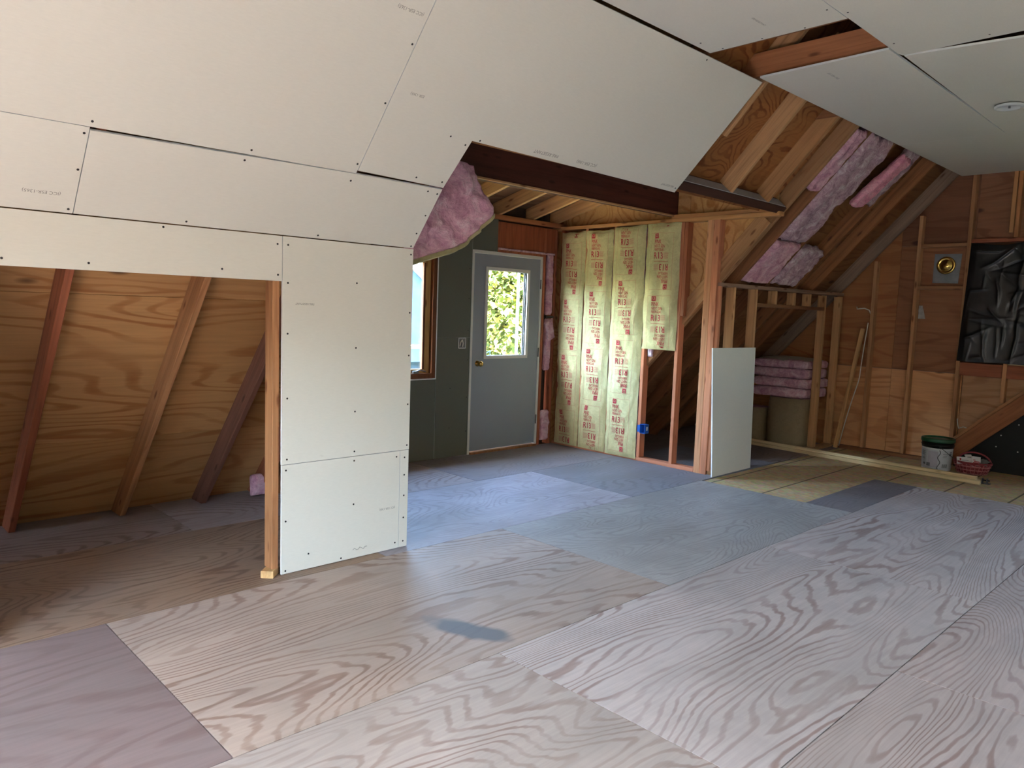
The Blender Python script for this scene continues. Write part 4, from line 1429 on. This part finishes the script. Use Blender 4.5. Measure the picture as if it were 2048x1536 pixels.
def BP(u, v, back=0):
    xl = -2.482 + 0.040 * v
    x = xl + (-1.22 - xl) * u
    zb_, zt_ = 1.128 + 0.012 * noise.noise(Vector((u * 5, 1, 1))), 2.372 - 0.028 * math.sin(min(1, u * 2.2) * math.pi) ** 2
    z = zb_ + (zt_ - zb_) * v
    w, h = u * 1.26, v * 1.24
    w2 = w + 0.02 * noise.noise(Vector((w * 6, h * 6, 2)))
    f = 0.012 + 0.014 * noise.noise(Vector((w * 2.6, h * 1.6, 3.3)))
    for (cx, cy, dx, dy, ln_, wd_, am) in CREASE:
        ex, ey = w2 - cx, h - cy
        t_ = (ex * dx + ey * dy) / ln_
        if abs(t_) < 1:
            d_ = abs(ex * dy - ey * dx)
            if d_ < wd_ * 5:
                f += am * math.exp(-d_ / wd_) * (1 - t_ * t_)
    f = f * min(1, u / 0.05) * min(1.0, (1 - v) / 0.04)
    return Vector((x, GY - 0.014 - max(-0.006, f), z))


grid_obj('sheet', BP, 130, 130, BLACKPL, root)
screws([(-2.42, GY - 0.016, 2.345), (-2.0, GY - 0.02, 2.34)], (0, -1, 0), root, 0.005)

# ================================================================== SLOPED BOARD AND BLACK PANEL BELOW
root = empty('stair_stringer', (-2.5, GY, 0.05), 'wide sloping board across the gable studs above the black panel', 'board')
dv = Vector((0.629, 0, 0.601)).normalized()
nv_ = Vector((-dv.z, 0, dv.x))
c0 = Vector((-2.66, GY - 0.022, 0.075)) - nv_ * 0.10
beam('board_face', c0 + dv * 0.10, c0 + dv * 2.3, nv_, 0.165, 0.040, root, lin(150, 94, 58))
beam('cap_strip', c0 + dv * 0.06 + nv_ * 0.099, c0 + dv * 2.3 + nv_ * 0.099, nv_, 0.030, 0.046, root, lin(176, 120, 76))
root = empty('black_panel', (-1.8, GY, 0), 'black felt paper panel with pale nails under the sloping board', 'panel')
q0 = c0 - nv_ * 0.075
yb = GY - 0.010
zz = lambda x: q0.z + (x - q0.x) * dv.z / dv.x
prism('felt_sheet', [(-2.42, yb, -0.006), (-1.0, yb, -0.006), (-1.0, yb, zz(-1.0)), (-2.40, yb, max(0.02, zz(-2.40)))], (0, -1, 0), 0.004, BLACKBD, root)
NAIL = simple('pale_nail_head', (190, 190, 188), 0.4, 0.3)
for (x, z) in ((-1.858, 0.515), (-2.005, 0.385), (-2.04, 0.262), (-1.845, 0.235), (-1.7, 0.45)):
    lathe('nail_head', [(0.007, 0), (0.007, 0.002), (0.001, 0.003)], (x, yb - 0.004, z), (0, -1, 0), NAIL, root, 10)

# ================================================================== PAIL
bx, by, br, bh = -2.492, 8.705, 0.150, 0.325
root = empty('joint_compound_pail', (bx, by, -0.008), 'white plastic pail with green lid beside the wicker basket', 'pail')
z0 = -0.008
lathe('pail_body', [(br * 0.90, z0), (br * 0.90, z0 + 0.004), (br * 0.97, z0 + 0.225), (br * 0.97, z0 + 0.24)], (bx, by, 0), Z, WHITEPL, root, 48)
lathe('rim_band', [(br * 0.985, z0 + 0.232), (br * 1.0, z0 + 0.236), (br * 1.0, z0 + 0.252), (br * 1.03, z0 + 0.254), (br * 1.03, z0 + 0.264), (br * 1.0, z0 + 0.266), (br * 1.0, z0 + 0.290)], (bx, by, 0), Z, BLACKSM, root, 48)
lid = lathe('lid', [(br * 1.04, z0 + 0.290), (br * 1.06, z0 + 0.295), (br * 1.06, z0 + 0.322), (br * 1.02, z0 + 0.330), (br * 0.95, z0 + 0.330), (br * 0.93, z0 + 0.318), (0.01, z0 + 0.318)], (bx, by, 0), Z, GREENPL, root, 48)
lathe('lid_smear', [(br * 0.6, z0 + 0.3185), (br * 0.6, z0 + 0.3195), (0.01, z0 + 0.3195)], (bx + 0.01, by + 0.01, 0), Z, GALV, lid, 9)


def onpail(a, z, lift=0.0015):
    t = (z - z0) / 0.24
    r = br * (0.90 + 0.07 * t) + lift
    return Vector((bx + r * math.cos(a), by + r * math.sin(a), z))


def pail_patch(name, a0, a1, za, zb, mat, par, lift=0.0015, n=10):
    vs = [onpail(a0 + (a1 - a0) * i / n, zz_, lift) for zz_ in (za, zb) for i in range(n + 1)]
    return mesh(name, vs, [(i, i + 1, n + 2 + i, n + 1 + i) for i in range(n)], mat, par, smooth=True)


af = math.atan2(-by, -bx)  # towards the viewer
A = lambda d: af + math.radians(d)
lb = pail_patch('label', A(-86), A(92), z0 + 0.014, z0 + 0.215, LABELC, root, 0.0012, 40)
for d0, d1, za, zb in ((-70, -48, .19, .194), (-70, -50, .18, .184), (-70, -46, .17, .174), (-70, -52, .16, .164), (-70, -47, .15, .154), (-70, -50, .12, .124), (-70, -46, .11, .114),
                       (22, 44, .17, .175), (24, 40, .15, .154), (22, 38, .14, .143), (52, 66, .19, .20), (50, 64, .16, .185), (-40, -24, .04, .075), (-58, -46, .05, .07)):
    pail_patch('label_print', A(d0), A(d1), z0 + za, z0 + zb, GREYINK, lb, 0.0024, 4)
for k in range(8):
    pail_patch('bar_code', A(22 + k * 3), A(23.5 + k * 3), z0 + 0.03, z0 + 0.07, BLACKSM, lb, 0.0024, 1)
pail_patch('label_panel', A(-34), A(4), z0 + 0.03, z0 + 0.20, simple('label_tint', (190, 184, 196), 0.5), lb, 0.0018, 8)
tube('wavy_line', [onpail(A(8 + 4.5 * math.sin(k * 0.75)), z0 + 0.215 - 0.0125 * k, 0.003) for k in range(17)], 0.003, BLACKSM, lb, 6)
lathe('handle_lug', [(0.014, 0), (0.014, 0.012), (0.006, 0.016)], onpail(A(10), z0 + 0.245, 0.004), (math.cos(A(10)), math.sin(A(10)), 0), BLACKSM, root, 14)
hp = []
for k in range(15):
    t = k / 14
    a = A(10 + 170 * t)
    hp.append(onpail(a, z0 + 0.245 - 0.115 * math.sin(t * math.pi), 0.012))
tube('bail_handle', hp, 0.0028, BLACKSM, root, 6)

# ================================================================== BASKET WITH PAPERS
kx, ky = -2.165, 8.735
root = empty('wicker_basket', (kx, ky, -0.008), 'red wicker basket full of papers beside the pail', 'basket')
rb, rt, hh = 0.125, 0.168, 0.115


def bk(a, t, dr=0.0):
    r = rb + (rt - rb) * t + dr
    return Vector((kx + r * math.cos(a), ky + r * 0.78 * math.sin(a), -0.004 + hh * t))


NS = 26
for j in range(9):
    t = (j + 0.6) / 9.2
    pts = [bk(2 * math.pi * i / (NS * 4), t, 0.0085 * math.sin(i * math.pi / 4 * 1.0 + (math.pi if j % 2 else 0))) for i in range(NS * 4)]
    tube('weave_strand', pts, 0.0055, WICKER if j % 3 else WICKERP, root, 5, True)
for i in range(NS):
    a = 2 * math.pi * i / NS
    tube('stake', [bk(a, 0.0), bk(a, 1.0)], 0.0055, WICKERP, root, 5)
tube('rim', [bk(2 * math.pi * i / 48, 1.03) for i in range(48)], 0.010, WICKER, root, 8, True)
tube('handle', [Vector((kx - 0.150 * math.cos(t * math.pi), ky + 0.07 - 0.02 * math.sin(t * math.pi), 0.10 + 0.105 * math.sin(t * math.pi))) for t in [k / 24 for k in range(25)]], 0.009, WICKER, root, 8)
n_ = 40
mesh('bottom', [bk(2 * math.pi * i / n_, 0.02) for i in range(n_)], [tuple(range(n_))], WICKER, root)
o = grid_obj('grey_cloth', lambda u, v: Vector((kx + 0.02 + 0.13 * u, ky - 0.10 + 0.19 * v, 0.105 + 0.05 * math.sin(u * 2.6) * math.sin(v * 3) + 0.018 * noise.noise(Vector((u * 5, v * 5, 1))))), 22, 22, GREYCLOTH)
tag(o, 'grey cloth bunched in the right side of the wicker basket', 'cloth')


def paper(c, sx, sy, rz, rx, ry, lab, marks):
    root_ = empty('paper_packet', c, lab, 'paper', 'papers in the basket')
    R_ = Matrix.Rotation(rz, 3, 'Z') @ Matrix.Rotation(rx, 3, 'X') @ Matrix.Rotation(ry, 3, 'Y')
    T = lambda x, y, z: Vector(c) + R_ @ Vector((x, y, z))
    v = [T(*p_) for p_ in boxv((-sx / 2, -sy / 2, -0.004), (sx / 2, sy / 2, 0.004))]
    mesh('packet', v, BOXF, PAPER, root_)
    for (x0, y0, x1, y1, mt) in marks:
        mesh('print_mark', [T(x0, y0, 0.0048), T(x1, y0, 0.0048), T(x1, y1, 0.0048), T(x0, y1, 0.0048)], [(0, 1, 2, 3)], mt, root_)


paper((-2.215, 8.665, 0.125), 0.15, 0.08, 0.45, 0.9, 0.0, 'white packet with a small red mark at the basket front', [(-0.05, 0.0, -0.035, 0.025, INK), (-0.03, 0.0, 0.03, 0.006, GREYINK)])
paper((-2.115, 8.665, 0.130), 0.075, 0.12, 0.30, 0.85, 0.12, 'white packet with a red stripe on the right of the basket', [(-0.03, -0.03, 0.025, -0.012, INK), (-0.02, -0.008, 0.03, 0.004, INK), (-0.028, 0.012, -0.008, 0.02, INK)])
paper((-2.205, 8.745, 0.155), 0.07, 0.06, 0.9, 0.8, 0.0, 'small white card at the back of the basket', [(-0.02, -0.01, 0.02, 0.0, GREYINK)])

# ================================================================== BLUE BOX, SWITCH BOX, CEILING FITTING, BLOCK
root = empty('outlet_box', (-4.52, EY, 0.29), 'blue plastic electrical box nailed to the open stud', 'outlet box')
xa, xb, ya, yb2, za, zb2 = -4.553, -4.487, EY - 0.012, EY + 0.055, 0.292, 0.386
boxes('box_shell', [((xa, ya, za), (xa + 0.004, yb2, zb2)), ((xb - 0.004, ya, za), (xb, yb2, zb2)), ((xa + 0.004, ya, za), (xb - 0.004, yb2, za + 0.004)), ((xa + 0.004, ya, zb2 - 0.004), (xb - 0.004, yb2, zb2)), ((xa + 0.004, yb2 - 0.004, za + 0.004), (xb - 0.004, yb2, zb2 - 0.004))], BLUEPL, root)
box('sticker', (xb + 0.0002, ya + 0.022, za + 0.03), (xb + 0.0012, ya + 0.048, za + 0.068), WHITEPL, root)
boxes('side_ear', [((xa - 0.028, ya - 0.002, za + 0.012), (xa, ya + 0.003, zb2 - 0.012))], BLUEPL, root)

root = empty('switch_box', (DX, 4.89, 1.10), 'white switch box set in the green board beside the door', 'switch')
ya, yb2, za, zb2 = 4.842, 4.938, 1.098, 1.205
boxes('box_shell', [((DX - 0.04, ya, za), (DX + 0.004, ya + 0.006, zb2)), ((DX - 0.04, yb2 - 0.006, za), (DX + 0.004, yb2, zb2)), ((DX - 0.04, ya + 0.006, za), (DX + 0.004, yb2 - 0.006, za + 0.006)), ((DX - 0.04, ya + 0.006, zb2 - 0.006), (DX + 0.004, yb2 - 0.006, zb2))], WHITEPL, root)
box('box_back', (DX - 0.012, ya + 0.006, za + 0.006), (DX + 0.001, yb2 - 0.006, zb2 - 0.006), STEEL, root)
tube('wire', [(DX + 0.002, 4.86, 1.12), (DX + 0.01, 4.865, 1.16), (DX + 0.008, 4.885, 1.185), (DX + 0.006, 4.90, 1.15), (DX + 0.008, 4.89, 1.115)], 0.006, CABLE, root, 6)

lx, ly = -1.555, 6.33
root = empty('ceiling_fitting', (lx, ly, CZ), 'round white ceiling fitting with a dangling white cable', 'fitting')
lathe('base_ring', [(0.088, 0.0), (0.092, 0.004), (0.090, 0.018), (0.072, 0.020), (0.070, 0.010), (0.02, 0.008)], (lx, ly, CZ - 0.010), (0.0, 0.0, -1), WHITEPL, root, 40)
boxes('hook', [((lx + 0.0, ly - 0.02, CZ - 0.034), (lx + 0.012, ly - 0.008, CZ - 0.018))], STEEL, root)
tube('cable', [(lx + 0.06, ly + 0.04, CZ - 0.022), (lx + 0.10, ly + 0.05, CZ - 0.035), (lx + 0.17, ly + 0.03, CZ - 0.075), (lx + 0.28, ly, CZ - 0.11), (lx + 0.42, ly, CZ - 0.02)], 0.009, CABLE, root, 8)

o = beam('wood_block', (-3.742, 1.845, 0.021), (-3.80, 1.905, 0.021), Z, 0.040, 0.07, None, lin(220, 176, 116))
o.location.y -= 0.02
tag(o, 'small cut wood block at the foot of the knee wall jamb', 'block')
o = fluff('fibre_tuft', (-5.40, 2.50, 0.02), Y, Z, X, 0.12, 0.16, 0.09, PINK, None, 0.03, 12, 10, 12, 18.0)
tag(o, 'small pink fibre tuft on the eave floor behind the knee wall', 'insulation')

# ================================================================== OUTDOORS
ground = mesh('ground', [(-80, -60, -3.0), (40, -60, -3.0), (40, 70, -3.0), (-80, 70, -3.0)], [(0, 1, 2, 3)], simple('lawn', (62, 70, 46), 0.95, 0, 0.1, 0.4, 0.6))
tag(ground, 'green lawn outside the windows', 'ground', kind='structure')
LEAF = None


def leafmat(name, a, b, c_):
    t = NT(name)
    oi = t.n('ShaderNodeNewGeometry')
    c = t.ramp(oi.outputs['Random Per Island'], [(0.0, lin(*a)), (0.5, lin(*b)), (1.0, lin(*c_))])
    t.b.inputs['Subsurface Weight'].default_value = 0.0
    return t.done(c, 0.6, 0, 0.2)


LEAF1 = leafmat('yellow_green_leaves', (44, 56, 20), (66, 76, 26), (104, 94, 30))
LEAF2 = leafmat('green_leaves', (28, 42, 30), (40, 58, 42), (58, 74, 60))


def tree(x, y, h, r, mat, lab, n, seed, leaf=0.13):
    rnd = random.Random(seed)
    root = empty('leafy_tree', (x, y, -3.0), lab, 'tree', 'trees outside the dormer')
    tube('trunk', [(x, y, -3.0), (x + 0.1, y, -3.0 + h * 0.35), (x - 0.05, y + 0.1, -3.0 + h * 0.7), (x, y, -3 + h * 0.9)], [0.20, 0.16, 0.10, 0.04], LUM, root).color = lin(96, 78, 62)
    vs, fs = [], []
    for _ in range(n):
        a, b, k = rnd.uniform(0, 2 * math.pi), math.acos(rnd.uniform(-1, 1)), rnd.random() ** 0.45
        nn = 0.75 + 0.35 * noise.noise(Vector((math.cos(a) * 2 + seed, math.sin(a) * 2, math.cos(b) * 2)))
        p = Vector((x + r * nn * k * math.sin(b) * math.cos(a), y + r * nn * k * math.sin(b) * math.sin(a), -3 + h * 0.62 + h * 0.40 * nn * k * math.cos(b)))
        u = Vector((rnd.uniform(-1, 1), rnd.uniform(-1, 1), rnd.uniform(-1, 1))).normalized()
        w = u.orthogonal().normalized()
        s_ = leaf * rnd.uniform(0.6, 1.3)
        k0 = len(vs)
        vs += [p - u * s_, p + w * s_ * 0.5, p + u * s_, p - w * s_ * 0.5]
        fs.append((k0, k0 + 1, k0 + 2, k0 + 3))
    o_ = mesh('foliage', vs, fs, mat, root)
    o_['kind'] = 'stuff'


tree(-12.2, 12.55, 8.4, 2.5, LEAF1, 'yellow green leafy tree filling the door glass', 30000, 3, 0.085)
tree(-15.5, 19.0, 9.4, 3.2, LEAF2, 'tall green tree behind the yellow tree outside the door', 12000, 5, 0.11)
tree(-22.0, 25.5, 9.5, 4.0, LEAF2, 'distant green tree at the right of the door glass', 9000, 8, 0.16)
tree(-30.5, 18.5, 10.5, 4.2, LEAF2, 'green tree rising behind the neighbouring roof', 9000, 9, 0.16)
# unseen hedge, added to block low sky light through the near window
def hedge(u, v):
    x_ = -26 + 50 * u
    top = 4.2 + 0.9 * noise.noise(Vector((x_ * 0.5, 1.0, 0))) + 0.5 * noise.noise(Vector((x_ * 1.7, 5.0, 0)))
    z_ = -3.0 + (top + 3.0) * (1 - abs(2 * v - 1) ** 1.6)
    w_ = -1.1 if v < 0.5 else 1.1
    y_ = -12.5 + (2 * v - 1) * 1.4 + 0.5 * noise.noise(Vector((x_ * 0.8, z_ * 0.8, w_)))
    return Vector((x_, y_, z_))


o = grid_obj('added_hedge', hedge, 160, 40, simple('added_hedge_leaves', (44, 58, 36), 0.9, 0, 0.1, 0.5, 2))
tag(o, 'unseen hedge added outside the near gable to block low sky light', 'hedge', kind='stuff')
# neighbouring house
hx0, hx1, hy0, hy1, hz, hr = -24.0, -16.0, 4.6, 14.2, 0.1, 4.0
hs = empty('neighbour_house', ((hx0 + hx1) / 2, (hy0 + hy1) / 2, -3), 'pale neighbouring house with a blue grey roof', 'house')
BLR = simple('blue_grey_cladding', (62, 80, 108), 0.8, 0, 0.2, 0.3, 3)
box('walls', (hx0, hy0, -3), (hx1, hy1, hz), BLR, hs)
ym = (hy0 + hy1) / 2
prism('roof', [(hx0, hy0 - 0.5, hz), (hx0, hy1 + 0.5, hz), (hx0, ym, hr)], (1, 0, 0), hx1 - hx0 + 0.5, BLR, hs)
for ya_, yb_ in ((hy0 - 0.55, ym), (hy1 + 0.55, ym)):
    beam('fascia', (hx1 + 0.52, ya_, hz), (hx1 + 0.52, yb_, hr + 0.02), Z, 0.20, 0.05, hs, lin(220, 205, 195))
box('window', (hx1 + 0.5, 8.6, 0.6), (hx1 + 0.53, 10.0, 1.8), BLACKSM, hs)
# deck rail outside the dormer
root = empty('deck_railing', (-7.6, 4.6, -0.2), 'pale wooden railing of the small deck outside the dormer', 'railing')
box('deck', (-7.7, 3.2, -0.22), (DX - 0.15, 6.6, -0.14), LUM, root, T_PALE)
for y in (3.3, 4.9, 6.5):
    beam('post', (-7.62, y, -3.0), (-7.62, y, 0.98), X, 0.09, 0.09, root, T_PALE)
beam('rail', (-7.62, 3.2, 1.0), (-7.62, 6.6, 1.0), Z, 0.04, 0.14, root, T_PALE)
